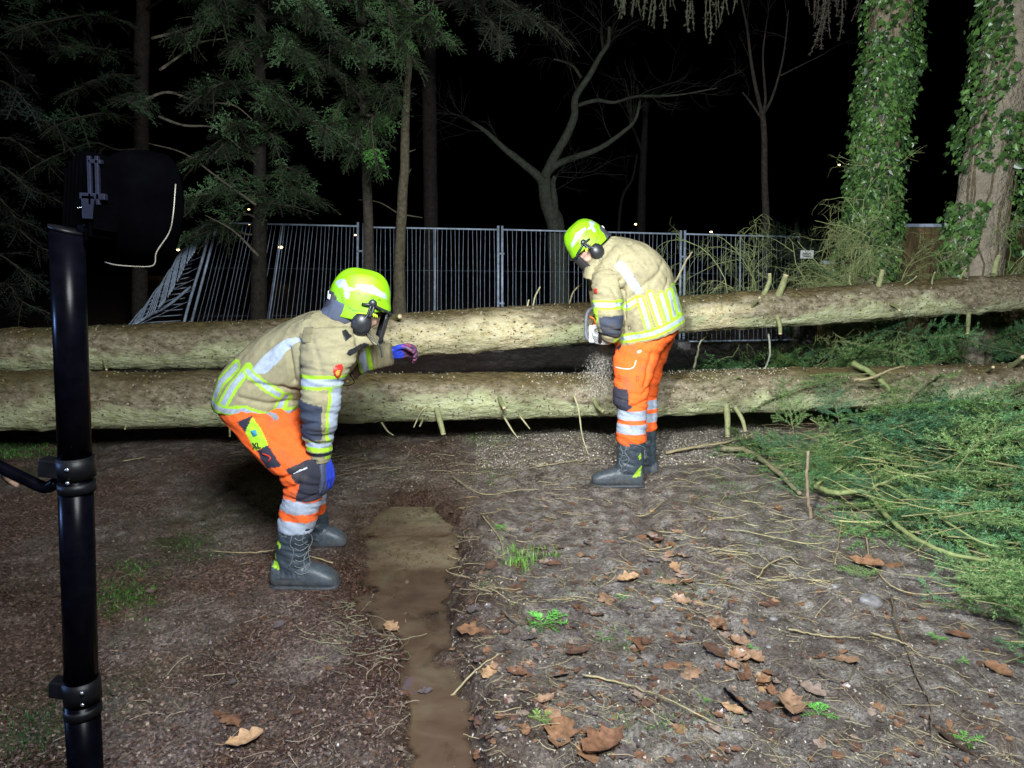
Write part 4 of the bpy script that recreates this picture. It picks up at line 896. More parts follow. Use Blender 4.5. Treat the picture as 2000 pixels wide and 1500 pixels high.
big = [(1440, 1405-20, 1.25, 4, 'large curled tan oak leaf, the most upright in the bottom right cluster'), (1585, 1365, .9, 4, 'pale pink-brown leaf to the right of the big curled one'), (1545, 1385, 1.25, 2, 'long brown rolled leaf in the bottom right cluster'), (1490, 1375, .8, 3, 'ragged dark leaf left of the rolled one'),
 (1430, 1400, .7, 5, 'small orange leaf left of the bottom right cluster'), (1395, 1430, .5, 4, 'greyish leaf scrap below the orange one'), (1865, 1460, 1.1, 5, 'orange-brown leaf standing on edge at the bottom right'), (1690, 1112, 1.4, 1, 'large wet brown leaf on the mud below the heap'), (1745, 1108, .9, 1, 'smaller brown leaf right of the large wet one'),
 (1520, 995, .8, 1, 'reddish leaf between the rut and the heap'), (1395, 1300, 1., 3, 'rounded dark leaf beside the lower rut'), (1440, 1300, .8, 2, 'lobed pale brown leaf beside the lower rut'), (1225, 1145, 1., 5, 'bright tan leaf on the clay mid right'), (1185, 1180, 1.1, 2, 'broad brown leaf left of the bright tan one'),
 (920, 1250, 1., 1, 'wet orange leaf on the right edge of the puddle'), (955, 1345, .7, 5, 'orange leaf on the wet mud right of the puddle bottom'), (765, 1215, .8, 5, 'pale orange leaf on the silted left edge of the puddle'), (478, 1450, 1., 5, 'orange leaf in the dark mud at bottom left'), (452, 1405, .9, 0, 'dark red leaf in the mud at bottom left'),
 (545, 1222, .6, 6, 'bluish wet leaf scrap in the left mud'), (830, 1335, .5, 6, 'glinting leaf floating in the puddle'), (1095, 1470, 1.3, 1, 'large red-brown leaf at the bottom edge centre'), (1180, 1480, 1.5, 0, 'broad dark orange leaf at the bottom edge'), (1350, 1330, .9, 2, 'brown leaf above the bottom cluster'),
 (1085, 1330, .9, 4, 'tan leaf low centre right of the bank'), (960, 1130, .8, 3, 'purplish leaf above the green weed'), (925, 1215, .7, 6, 'grey folded leaf near the puddle rim'), (1330, 1190, .8, 2, 'brown leaf inside the middle rut'), (1500, 1185, .8, 3, 'dark standing leaf fragment right of the rut'), (1870, 1250, .8, 0, 'dark leaf at the right below the heap'), (1650, 1305, .9, 2, 'leaf joined to a dark twig lower right'), (1950, 1320, .9, 1, 'brown leaf near the right edge')]
lk = 0
def leaf_thing(a, c_, s, ci, lab, grp=None, up=0.):
    global lk
    V, Q, sv, sq, st_ = ltypes[lk % 10]; lk += 1; P = G(a, c_); P[2] = max(hz(P[0], P[1]), WATER)+.012*s
    e = Matrix.Rotation(rng.uniform(0, 6.28), 3, 'Z')@Matrix.Rotation(rng.normal(0, .18)+up, 3, 'X'); E = np.array(e)*s
    root = empty('fallen_leaf', tuple(P), lab, 'leaf', grp)
    MB().add(V@E.T+P, Q, c=LC[ci]).build('blade', M['leaf'], root, True, True); MB().add(sv@E.T+P, sq, st_, c=np.array(LC[ci])*.7).build('stalk', M['twig'], root, True, True)
for b_ in big: leaf_thing(*b_, up=.9 if 'upright' in b_[4] or 'edge at' in b_[4] else 0)
rg = np.random.default_rng(9)
for k in range(46):
    t = rg.random(); i = t*4.2; q = [(1255, 985), (1290, 1060), (1370, 1185), (1440, 1270), (1490, 1330)]; i0 = min(int(i), 3); f = i-i0 if i < 4 else 1
    a = q[i0][0]*(1-f)+q[i0+1][0]*f+rg.normal(0, 15); c_ = q[i0][1]*(1-f)+q[i0+1][1]*f+rg.normal(0, 9)
    leaf_thing(a, c_, rg.uniform(.45, .85), int(rg.choice([0, 1, 2, 2, 4, 5])), 'brown oak leaf in the line of leaves filling the rut', 'leaves lying in the rut')
for k in range(40): leaf_thing(rg.uniform(930, 1330), rg.uniform(1010, 1500)**1., rg.uniform(.4, .9), int(rg.choice([0, 1, 3, 4, 6, 2])), 'brown leaf pressed into the clay left of the leafy rut', 'leaves trodden into the clay')
mbl = MB()
for k in range(1150):
    a, c_ = (rg.uniform(880, 1450), rg.uniform(960, 1500)) if k < 750 else ((rg.uniform(1400, 2000), rg.uniform(1150, 1500)) if k < 950 else (rg.uniform(200, 900), rg.uniform(900, 1500)))
    P = G(a, c_); h = hz(P[0], P[1]); 
    if h < WATER: continue
    P[2] = h+.003; V, Q, *_ = ltypes[k % 10]; s = rg.uniform(.14, .5); E = np.array(Matrix.Rotation(rg.uniform(0, 6.28), 3, 'Z')@Matrix.Rotation(rg.normal(0, .25), 3, 'X'))*s*[1, 1, .8]
    sl = slice(rg.integers(0, 5)*4, rg.integers(6, 11)*4); mbl.add(V@E.T+P, Q[sl], c=np.array(LC[rg.choice([0, 1, 3, 3, 6, 4])])*(.9 if k < 950 else .6))
mbl.build('leaf_litter', M['leaf'], None, True, True); tag(col.objects[-1], 'torn scraps of dead leaves mixed into the soil', 'leaf litter', None, 'stuff')

# ---------------------------------------------------------------- grass and weeds
def blades(mb, P, n_, h, spread, c, rg, wd=.0022, lean=.5):
    for k in range(n_):
        b0 = P+np.array([rg.normal(0, spread), rg.normal(0, spread*1.2), 0]); b0[2] = hz(b0[0], b0[1])-.003; L = h*rg.uniform(.5, 1.2); th = rg.uniform(0, 6.28); d = np.array([math.cos(th), math.sin(th), 0])*rg.uniform(.2, 1)*lean; wv = np.array([-math.sin(th), math.cos(th), 0])*wd
        p1 = b0+np.array([0, 0, L*.5])+d*L*.4; p2 = b0+np.array([0, 0, L*.75])+d*L*1.1
        mb.add([b0-wv, b0+wv, p1+wv*.8, p1-wv*.8, p2], Q=[[0, 1, 2, 3]], T=[[3, 2, 4]], c=np.array(c)*rg.uniform(.6, 1.35))
def patch(regs, name, label, c, seed):
    mb = MB(); rg = np.random.default_rng(seed)
    for (x0, y0, x1, y1, N, h) in regs:
        for k in range(int(N*.7)): P = G(np.clip(rg.normal((x0+x1)/2, (x1-x0)*.27), x0-30, x1+30), rg.normal((y0+y1)/2, (y1-y0)*.27)); blades(mb, P, 6, h*rg.uniform(.4, 1.2), .018, np.array(c)*rg.uniform(.5, 1.1), rg)
    mb.build(name, M['grass'], None, False, True); tag(col.objects[-1], label, 'grass', None, 'stuff')
patch([(-60, 852, 118, 900, 520, .035)], 'grass', 'short green grass left of the floodlight mast under the trunk', (.06, .17, .03), 1)
patch([(190, 1130, 300, 1205, 240, .025), (230, 1090, 300, 1130, 60, .025), (300, 1010, 440, 1080, 110, .018)], 'grass', 'small mossy green patch right of the mast', (.06, .15, .025), 2)
patch([(-20, 1360, 130, 1500, 260, .02)], 'grass', 'dark moss and grass in the bottom left corner', (.03, .07, .02), 3)
patch([(900, 830, 1010, 880, 150, .025), (920, 900, 990, 960, 40, .02), (1360, 930, 1480, 990, 90, .02), (1180, 1230, 1260, 1280, 50, .02), (1260, 1130, 1420, 1170, 50, .02), (1180, 1390, 1420, 1450, 90, .02), (1480, 1020, 1700, 1080, 70, .018), (900, 1150, 1250, 1200, 60, .018)], 'grass', 'sparse thin grass blades scattered over the clay', (.10, .2, .045), 4)
patch([(985, 1070, 1060, 1105, 90, .05), (1060, 1080, 1100, 1085, 12, .04)], 'grass', 'pale green grass clump between puddle and rut', (.15, .30, .055), 5)
def weed(a, c_, s, n_, lab, c, seed):
    rg = np.random.default_rng(seed); P = G(a, c_); P[2] = hz(P[0], P[1]); root = empty('weed', tuple(P), lab, 'weed'); mb, st = MB(), MB()
    for k in range(n_):
        th = k*2.4+rg.normal(0, .3); L = s*rg.uniform(.6, 1.15); d = np.array([math.cos(th), math.sin(th), rg.uniform(.25, .9)]); d /= np.linalg.norm(d); lat = np.array([-math.sin(th), math.cos(th), 0])
        pts = [P+d*L*t+np.array([0, 0, -.35*L*t*t]) for t in np.linspace(0, 1, 7)]; V, Q, T = tube(pts, .0012, 4); st.add(V, Q, T, c=np.array(c)*.8)
        for i in range(2, 7):
            for sd in (-1, 1):
                q = pts[i]; w_ = s*.16*(1.2-abs(i-4)*.2); e = d*.55+lat*sd+rg.normal(0, .12, 3); f_ = d*.4
                mb.add([q, q+e*w_*.6+f_*w_*.55, q+e*w_*1.15, q+e*w_*.5-f_*w_*.45], Q=[[0, 1, 2, 3]], c=np.array(c)*rg.uniform(.7, 1.3))
        q = pts[-1]; mb.add([q-lat*s*.06, q+d*s*.12, q+lat*s*.06], T=[[0, 1, 2]], c=c)
    mb.build('leaves', M['grass'], root, False, True); st.build('stems', M['grass'], root, True, True)
for a in [(1060, 1222, .11, 14, 'bright green feathery weed beside the puddle bank', (.12, .36, .06), 1), (975, 1040, .06, 7, 'tiny upright weed beyond the grass clump', (.09, .30, .04), 2), (1600, 1402, .07, 8, 'small green weed right of the big curled leaf', (.10, .30, .05), 3), (1215, 1180, .035, 7, 'tiny weed by the bright tan leaf', (.11, .32, .05), 4),
          (1830, 1250, .04, 8, 'small weed on the mud at the right', (.11, .32, .05), 5), (1880, 1300, .03, 6, 'tiny weed at lower right near a twig', (.11, .3, .05), 6), (1885, 1450, .06, 9, 'weed by the standing leaf at bottom right', (.10, .28, .05), 7), (1470, 1275, .035, 6, 'small weed at the lower end of the rut', (.12, .3, .06), 8), (1375, 1375, .03, 6, 'tiny weed in the bottom middle clay', (.1, .28, .05), 9), (1055, 1445, .06, 7, 'yellow-green weed at the bottom edge', (.16, .26, .05), 10), (1180, 1250, .05, 6, 'faint flat weed on the clay right of the bright one', (.09, .2, .05), 11)]: weed(*a)
# stones
for k, (a, c_, s, lab) in enumerate([(1700, 1180, .055, 'grey stone half buried in the mud at right'), (1630, 1145, .022, 'small pale stone above the grey one'), (1075, 985, .0, ''), (1510, 1220, .018, 'pebble right of the rut'), (1285, 1190, .03, 'greyish pebble beside the rut'), (1500, 1285, .012, 'white pebble at the rut end'), (1062, 987, .016, 'small brown fir cone shaped pebble beyond the grass')]):
    if s == 0: continue
    P = G(a, c_); V, Q = ellipsoid((P[0], P[1], hz(P[0], P[1])+s*.15), (s, s*.8, s*.55)); o = V-V.mean(0); V += o*(.35*fbm(V[:, 0]*30, V[:, 1]*30, V[:, 2]*30, o=3, s=k))[:, None]
    ob = MB().add(V, Q).build('stone', M['stone']); tag(ob, lab, 'stone')
# ---------------------------------------------------------------- people: lofted clothes fused into continuous cloth
def ring_loft(secs, n=26, k=5, cap=True, pw=2.0):
    """secs rows: (x1,y1,x2,y2,Y,half_depth) - the two silhouette points in the side view, depth, half thickness"""
    S = spline(np.array(secs, float), k); m = len(S); th = np.arange(n)*2*math.pi/n
    co = np.sign(np.cos(th))*np.abs(np.cos(th))**(2/pw); si = np.sign(np.sin(th))*np.abs(np.sin(th))**(2/pw); V = []
    for s in S:
        a, b = W(s[0], s[1], s[4]), W(s[2], s[3], s[4]); c = (a+b)/2; A = (a-b)/2
        V.append(c+co[:, None]*A+si[:, None]*np.array([0, s[5], 0]))
    V = np.array(V).reshape(-1, 3); i, j = np.meshgrid(np.arange(m-1), np.arange(n), indexing='ij'); j2 = (j+1) % n
    Q = np.stack([i*n+j, i*n+j2, (i+1)*n+j2, (i+1)*n+j], -1).reshape(-1, 4)
    c0, c1 = V[:n].mean(0), V[-n:].mean(0); V = np.vstack([V, c0, c1]); jj = np.arange(n); kk = (jj+1) % n
    T = np.vstack([np.stack([np.full(n, m*n), kk, jj], 1), np.stack([np.full(n, m*n+1), (m-1)*n+jj, (m-1)*n+kk], 1)])
    t = np.r_[np.repeat(np.linspace(0, len(secs)-1, m), n), 0, len(secs)-1]
    return V, Q, T, t
def capsule(P, r, k=5, n=16):
    P = spline(P, k); r = spline(np.array(r, float)[:, None], k)[:, 0]; V, Q, T = tube(P, r, n)
    a, q = ellipsoid(P[0], (r[0],)*3, n=12, m=8); b, q2 = ellipsoid(P[-1], (r[-1],)*3, n=12, m=8)
    return [(V, Q, T), (a, q, []), (b, q2, [])]
def fuse(parts, voxel, smooth=2, lap=.5):
    """parts: list of (V,Q,T[,t]); -> evaluated voxel-remeshed vertices, faces, tags, params"""
    mb = MB(); tagv, tv = [], []
    for i, p in enumerate(parts):
        mb.add(p[0], p[1], p[2]); tagv.append(np.full(len(p[0]), i)); tv.append(p[3] if len(p) > 3 else np.zeros(len(p[0])))
    o = mb.build('tmp'); md = o.modifiers.new('r', 'REMESH'); md.mode = 'VOXEL'; md.voxel_size = voxel
    if smooth: s = o.modifiers.new('s', 'SMOOTH'); s.factor = lap; s.iterations = smooth
    ev = o.evaluated_get(bpy.context.evaluated_depsgraph_get()); me = bpy.data.meshes.new_from_object(ev)
    bpy.data.objects.remove(o)
    V = np.zeros(len(me.vertices)*3); me.vertices.foreach_get('co', V); V = V.reshape(-1, 3)
    N = np.zeros(len(me.vertices)*3); me.vertices.foreach_get('normal', N); N = N.reshape(-1, 3)
    src = np.concatenate([p[0] for p in parts]); tagv = np.concatenate(tagv); tv = np.concatenate(tv)
    kd = kdtree.KDTree(len(src)); [kd.insert(c, i) for i, c in enumerate(src)]; kd.balance()
    idx = np.array([kd.find(v)[1] for v in V]); return me, V, N, tagv[idx], tv[idx]
def put_mesh(me, V, C, name, mat, parent):
    me.vertices.foreach_set('co', V.astype(np.float32).ravel()); me.polygons.foreach_set('use_smooth', np.ones(len(me.polygons), bool)); me.update(); me.name = name
    if C is not None: set_col(me, C)
    return link(name, me, mat, parent)
KH = np.array((.285, .252, .15)); NAVY = np.array((.028, .034, .052)); YEL = np.array((.34, .60, .03)); SIL = np.array((.36, .41, .50)); ORG = np.array((.86, .125, .022)); BLK = np.array((.03, .03, .045))
def folds(V, amp, freq=(9, 22), dirv=(1, 0, .6), seed=1):
    d = np.array(dirv)/np.linalg.norm(dirv); a = V@d; q = V-np.outer(a, d)
    nz = fbm(q[:, 0]*freq[0]+a*3, q[:, 1]*freq[0], a*freq[1], o=3, s=seed); return amp*(1-2*np.abs(nz)*1.6)*.5
def band(C, x, y, mask, poly, hw, sil=.5, hatch=True):
    d, t = poly_dist(x, y, poly); m1 = mask & (d < hw); m2 = mask & (d < hw*sil)
    C[m1] = YEL; C[m2] = SIL*(1 if not hatch else (.86+.14*(np.sin((x[m2]+y[m2])*2.2) > 0))[:, None])
def paint(C, x, y, mask, poly, c): m_ = mask & inside(x, y, poly); C[m_] = c
def local(center, fwd, yaw, roll=0.):
    """head frame: columns forward, side(away from the camera), up. fwd = angle in the side view (deg), yaw turns away"""
    f = np.array([math.cos(R(fwd[0]))*fwd[1], 0, -math.sin(R(fwd[0]))]); u = np.array([math.sin(R(fwd[0]))*fwd[1], 0, math.cos(R(fwd[0]))])
    s = np.cross(u, f); q = Matrix.Rotation(R(yaw), 3, Vector(u)); q2 = Matrix.Rotation(R(roll), 3, Vector(f))
    Mx = np.array(q)@np.array(q2)@np.stack([f, s, u], 1); return Mx, np.asarray(center)
def to_w(V, fr): return np.asarray(V)@fr[0].T+fr[1]

def helmet(root, fr, side, sticker=True):
    """side = +1/-1: which local side faces the camera"""
    n_, m_ = 120, 56; V = []; C = []; th = np.arange(n_)*2*math.pi/n_
    for i in range(m_):
        el = (i/(m_-1)); 
        for a in th:
            ca, sa = math.cos(a), math.sin(a)
            low = -.012 if ca > .55 else (-.012-.05*sm(.55, -.1, ca))     # drops over ears and nape
            low = float(low); z = low+(0.145-low)*math.sin(el*math.pi/2); q = math.cos(el*math.pi/2)**.62 if el < 1 else 0
            rx = .138*(1.0 if ca > 0 else 1.06); ry = .113; brim = 1+.05*float(sm(.18, 0, el))*(1 if ca > .2 else .5)
            ridge = .006*math.exp(-((sa*ry*q/.03))**2) if z > .04 else 0
            rid2 = .006*math.exp(-((abs(sa)*ry*q-.062)/.012)**2)*float(sm(.03, .07, z))
            V.append((rx*q*ca*brim, ry*q*sa*brim, z+ridge+rid2))
    V = np.array(V); i, j = np.meshgrid(np.arange(m_-1), np.arange(n_), indexing='ij'); j2 = (j+1) % n_
    Q = np.stack([i*n_+j, i*n_+j2, (i+1)*n_+j2, (i+1)*n_+j], -1).reshape(-1, 4)
    inner = V*[.94, .94, .95]+[0, 0, -.002]; Vi = inner; rim = np.stack([np.arange(n_), (np.arange(n_)+1) % n_, (np.arange(n_)+1) % n_+len(V), np.arange(n_)+len(V)], 1)[:, ::-1]
    C = np.tile(np.array((.20, .47, .006)), (len(V), 1)); x, s_, z = V[:, 0], np.abs(V[:, 1]), V[:, 2]
    out = s_ > .03
    paint(C, x, z, out, [(-.035, .088), (.04, .098), (.10, .07), (.115, .045), (.055, .062), (-.02, .072)], SIL*.9)     # long grey reflective sticker
    for pl in ([(-.125, .075), (-.085, .10), (-.06, .072), (-.10, .058)], [(-.10, .075), (-.028, .07), (-.048, .058), (-.07, .052)], [(-.078, .06), (-.055, .058), (-.052, .03), (-.06, .018), (-.072, .03)]): paint(C, x, z, out, pl, SIL*.9)
    d, _ = poly_dist(x, z, [(-.10, .045), (-.085, .028), (-.07, .0), (-.03, -.022), (.02, -.018)]); C[out & (d < .0025)] = (.08, .17, .01)
    for k in range(4): d, _ = poly_dist(x, z, [(-.02+k*.03, .055-k*.004), (-.006+k*.03, .052-k*.004)]); C[out & (d < .0022)] = (.02, .04, .01)
    paint(C, x, z, s_ > -1, [(-.2, .03), (-.118, .03), (-.10, .012), (-.098, -.03), (-.08, -.075), (-.2, -.075)], BLK*1.6)
    C2 = np.vstack([C, np.tile(BLK, (len(V), 1))]); o = MB().add(to_w(np.vstack([V, Vi]), fr), np.vstack([Q, Q[:, ::-1]+len(V), rim]), c=C2).build('helmet', M['shell'], root, True, True)
    for s2 in (-1, 1):     # little square mark on the back panel
        Vb, Qb = box((-.136, s2*.045, .008), (.0015, .011, .011), np.array(Matrix.Rotation(s2*-.42, 3, 'Z'))); MB().add(to_w(Vb, fr), Qb).build('badge', M['white_paint'], o, False)
    # ear defenders, arms, pivots
    for s2 in (-1, 1):
        e = MB(); Vc, Qc = ellipsoid((.018, s2*.120, -.074), (.045, .030, .052), n=24, m=16); e.add(to_w(Vc, fr), Qc); ob = e.build('ear_defender', M['black_plastic'], root)
        Vc, Qc = ellipsoid((.018, s2*.100, -.072), (.044, .012, .051), n=24, m=10); MB().add(to_w(Vc, fr), Qc).build('cushion', M['rubber'], ob)
        Vc, Qc, Tc = tube(to_w([(.012, s2*.142, -.052), (.018, s2*.1445, -.060), (.024, s2*.142, -.052)], fr), .0022, 5); MB().add(Vc, Qc, Tc).build('mark', M['hivis'], ob)
        b_ = MB()
        for P in ([(.045, s2*.122, .028), (.042, s2*.130, .0), (.035, s2*.134, -.03), (.022, s2*.14, -.055)], [(.055, s2*.122, .028), (.056, s2*.132, -.005), (.045, s2*.136, -.035)], [(.005, s2*.12, .015), (.03, s2*.126, .018), (.05, s2*.124, .02)], [(.05, s2*.123, .022), (.09, s2*.118, .008), (.125, s2*.10, -.005), (.14, s2*.085, -.02)]):
            Vt, Qt, Tt = tube(to_w(spline(P, 4), fr), .0065, 8); b_.add(Vt, Qt, Tt)
        Vt, Qt = ellipsoid((.05, s2*.124, .026), (.019, .013, .019)); b_.add(to_w(Vt, fr), Qt); b_.build('bracket', M['black_plastic'], root)
        for q in range(3):
            Vt, Qt, Tt = tube(to_w([(.058+q*.008, s2*.134, -.012-q*.003), (.064+q*.008, s2*.134, -.03)], fr), .0028, 6); MB().add(Vt, Qt, Tt).build('clip', M['hivis'], root)
        Vt, Qt, Tt = tube(to_w(spline([(-.01, s2*.125, -.03), (.0, s2*.134, -.024), (.03, s2*.137, -.022)], 4), fr), .0025, 6); MB().add(Vt, Qt, Tt).build('clip', M['hivis'], root)
    return o
def head_parts(fr):
    E = lambda c, r, rot=None: (lambda a: (to_w(a[0], fr), a[1], []))(ellipsoid(c, r, rot, 24, 16))
    P = [E((-.012, 0, .035), (.098, .076, .095)), E((.022, 0, -.03), (.070, .062, .075)), E((.050, 0, -.085), (.038, .040, .028)), E((.075, 0, -.005), (.022, .045, .02)), E((.095, 0, -.040), (.016, .014, .014)), E((.082, 0, -.07), (.014, .024, .008)), E((.082, 0, -.082), (.013, .022, .008))]
    Vt, Qt, Tt = tube(to_w([(.085, 0, 0), (.098, 0, -.035)], fr), .010, 10); P.append((Vt, Qt, Tt))
    for s in (-1, 1): P.append(E((-.005, s*.080, -.03), (.018, .008, .032))); P.append(E((.072, s*.030, -.012), (.012, .013, .010)))
    return P
def hand(parts_list, wrist, d, palm_n, L=.19, curl=.9, thumb=1, spread=.1, lens=(.9, 1., .95, .78)):
    """gloved hand: palm block + four fingers of different lengths, each bent, + a thumb from the side of the palm"""
    d = np.asarray(d, float)/np.linalg.norm(d); nrm = np.asarray(palm_n, float); nrm -= d*nrm.dot(d); nrm /= np.linalg.norm(nrm); s = np.cross(d, nrm); out = []
    w0 = np.asarray(wrist)
    for k in range(4):
        off = (k-1.5)*.021
        out += capsule([w0+s*off*.6, w0+d*L*.25+s*off*.9, w0+d*L*.48+s*off], [.017, .0175, .0135], 3, 10)
        p = w0+d*L*.48+s*off*(1+spread); q = [p]; a = .18
        for seg, ln in enumerate((.25, .17, .13)): a += curl*(.75, .95, .7)[seg]; q.append(q[-1]+(d*math.cos(a)+nrm*math.sin(a)+s*(k-1.5)*spread*.25)*L*ln*lens[k])
        out += capsule(q, [.0125, .0118, .0108, .0095], 3, 10)
    q = [w0+s*thumb*.022+d*L*.08, w0+s*thumb*.045+d*L*.24+nrm*.014, w0+s*thumb*.050+d*L*.40+nrm*.035, w0+s*thumb*.038+d*L*.52+nrm*.055]
    out += capsule(q, [.016, .0145, .0125, .0105], 3, 10); return out
m, n, l, b = new_mat('shell'); at = n.new('ShaderNodeAttribute'); at.attribute_name = 'tint'; M['shell'] = m
tc = n.new('ShaderNodeTexCoord').outputs['Object']; l.new(mixc(n, l, ramp(n, l, noise(n, l, tc, 18, 7, .7), [(.5, (0,)*3), (.75, (.6,)*3)]), at.outputs['Color'], (.14, .16, .05)), b.inputs['Base Color']); b.inputs['Roughness'].default_value = .45; b.inputs['Specular IOR Level'].default_value = .35
M['hivis'] = simple('hivis', (.5, .85, .03), .4, var=.05, bm=0)
M['mesh_visor'] = simple('mesh_visor', (.05, .052, .058), .55, 0, .3, 400, .8, 900, .001)
M['glove_blue'] = tinted('glove', .5, .25, 60, .5, 220, .0015, .4)
M['red'] = simple('red_plastic', (.5, .03, .02), .35, var=.1, bm=0); M['gold'] = simple('gold_thread', (.7, .33, .05), .5, var=.2)
M['saw_body'] = simple('saw_body', (.72, .71, .70), .35, var=.1); M['saw_orange'] = simple('saw_orange', (.75, .16, .02), .35, var=.1); M['steel'] = simple('steel', (.5, .5, .52), .25, .9, .1); M['lace'] = simple('lace', (.12, .13, .14), .8, var=.5, scale=300)
M['chain'] = simple('chain', (.12, .12, .13), .3, .8, .3)

def boot(root, Y, shaft, sole_pts, toe_dir, lab=None):
    """shaft: (x1,y1,x2,y2) rows top to ankle; sole_pts = foot sections (x, ytop, ybottom, halfwidth)"""
    A = ring_loft([(a, b_, c, d_, Y, hd) for a, b_, c, d_, hd in shaft], 22, 5)
    B = ring_loft([(x_, yt, x_, yb, Y, hw) for x_, yt, yb, hw in sole_pts], 22, 5, pw=2.6)
    me, V, N, tg, t = fuse([A, B], .006, 3); V = V+N*(folds(V, .011, (9, 26), (.3, 0, 1), 5)*(tg == 0)+.003*fbm(V[:, 0]*25, V[:, 1]*25, V[:, 2]*25, o=3, s=5))[:, None]
    x_, y_ = side_px(V[:, 0], V[:, 2], Y); C = np.tile(np.array((.030, .042, .055)), (len(V), 1)); foot = tg == 1
    C[foot] = (.050, .062, .075); near = N[:, 1] < -.05
    k = 1 if toe_dir > 0 else 0
    # mud spatter low down
    mud = sm(.10, .0, V[:, 2]-V[:, 2].min())*sm(-.2, .4, fbm(V[:, 0]*40, V[:, 1]*40, V[:, 2]*40, o=3, s=6)); C = C*(1-mud[:, None]*.6)+np.array((.10, .08, .06))*mud[:, None]*.6
    ob = put_mesh(me, V, C, 'boot', M['boot'], root); return ob, V, N
def marks(ob, Y, N, V, polys):
    me = ob.data; a = me.color_attributes['tint']; C = np.zeros(len(V)*4); a.data.foreach_get('color', C); C = C.reshape(-1, 4); x_, y_ = side_px(V[:, 0], V[:, 2], Y)
    for pl, c in polys: mk = inside(x_, y_, pl) & (N[:, 1] < .1); C[mk, :3] = c
    a.data.foreach_set('color', C.astype(np.float32).ravel())
def surf_tube(pts, Y, r, name, mat, root, bvh=None, lift=.004, n=8, k=5):
    """tube laid on the near side of a garment: shoot along +Y from the camera side"""
    P = []
    for q in spline(np.array(pts, float), k):
        p = W(q[0], q[1], Y); h = bvh.ray_cast(Vector((p[0], p[1]-.8, p[2])), Vector((0, 1, 0))) if bvh else (None,)
        P.append(np.array(h[0])-[0, lift, 0] if h[0] is not None else p)
    V, Q, T = tube(P, r, n); return MB().add(V, Q, T).build(name, mat, root)
def bvh_of(ob): me = ob.data; return BVHTree.FromPolygons([v.co[:] for v in me.vertices], [p.vertices[:] for p in me.polygons])
def laces(root, ob, Y, pts, width, k):
    bv = bvh_of(ob); P = []
    for i in range(k*2+1):
        t = i/(k*2); q = np.array(spline(np.array(pts, float), 10))[int(t*(len(spline(np.array(pts, float), 10))-1))]; P.append((q[0]+(width if i % 2 else -width)*.5, q[1]))
    surf_tube(P, Y, .0022, 'laces', M['lace'], root, bv, .002, 5, 3)
def patch_on(bvh, Y, poly, name, mat, root, lift=.003, rim=None):
    """thin sewn-on patch following the cloth below it"""
    xs_, ys_ = [p[0] for p in poly], [p[1] for p in poly]; gx_, gy_ = np.meshgrid(np.arange(min(xs_), max(xs_)+.01, 1.0), np.arange(min(ys_), max(ys_)+.01, 1.0)); ok = inside(gx_, gy_, poly); V = np.zeros(gx_.shape+(3,))
    for a in range(gx_.shape[0]):
        for c in range(gx_.shape[1]):
            p = W(gx_[a, c], gy_[a, c], Y); h = bvh.ray_cast(Vector((p[0], p[1]-.8, p[2])), Vector((0, 1, 0)))
            if h[0] is None: ok[a, c] = False; V[a, c] = p
            else: V[a, c] = np.array(h[0])-[0, lift, 0]
    keep = ok[:-1, :-1] & ok[1:, :-1] & ok[:-1, 1:] & ok[1:, 1:]; ny_, nx_ = gx_.shape; i, j = np.meshgrid(np.arange(ny_-1), np.arange(nx_-1), indexing='ij')
    Q = np.stack([i*nx_+j, i*nx_+j+1, (i+1)*nx_+j+1, (i+1)*nx_+j], -1)[keep][:, ::-1]
    if not len(Q): return None
    us, inv = np.unique(Q, return_inverse=True); ob = MB().add(V.reshape(-1, 3)[us], inv.reshape(-1, 4)).build(name, mat, root)
    sd = ob.modifiers.new('s', 'SOLIDIFY'); sd.thickness = .002; sd.offset = 1; return ob
def text_on(bvh, Y, txt, px, py, size_px, rot, mat, root, depth=None):
    cu = bpy.data.curves.new('lettering', 'FONT'); cu.body = txt; cu.size = size_px/F*Y*1.35; cu.align_x = 'CENTER'; cu.align_y = 'CENTER'; cu.extrude = .0005; cu.offset = .0007
    o = bpy.data.objects.new('lettering', cu); col.objects.link(o); cu.materials.append(mat); p = W(px, py, Y); h = bvh.ray_cast(Vector((p[0], p[1]-.8, p[2])), Vector((0, 1, 0)))
    q = Vector(h[0]) if h[0] is not None else Vector(p); nr = h[1] if h[0] is not None else Vector((0, -1, 0))
    o.rotation_euler = ((nr.to_track_quat('Z', 'Y')).to_matrix()@Matrix.Rotation(0, 3, 'Z')).to_euler()
    zz = nr.normalized(); xx = Vector((math.cos(R(rot)), 0, -math.sin(R(rot)))); xx = (xx-zz*xx.dot(zz)).normalized(); yy = zz.cross(xx); o.rotation_euler = Matrix((xx, yy, zz)).transposed().to_euler()
    q = q+zz*.006
    Mw = Matrix.Translation(q)@Matrix((xx, yy, zz)).transposed().to_4x4(); bpy.context.view_layer.update(); me = bpy.data.meshes.new_from_object(o.evaluated_get(bpy.context.evaluated_depsgraph_get())); bpy.data.objects.remove(o); me.transform(Mw)
    me.materials.clear(); return link('lettering', me, mat, root)
    t = Vector((0, 0, 0)); r_ = root
    while r_: t += r_.location; r_ = r_.parent
    o.location = q-t; return o

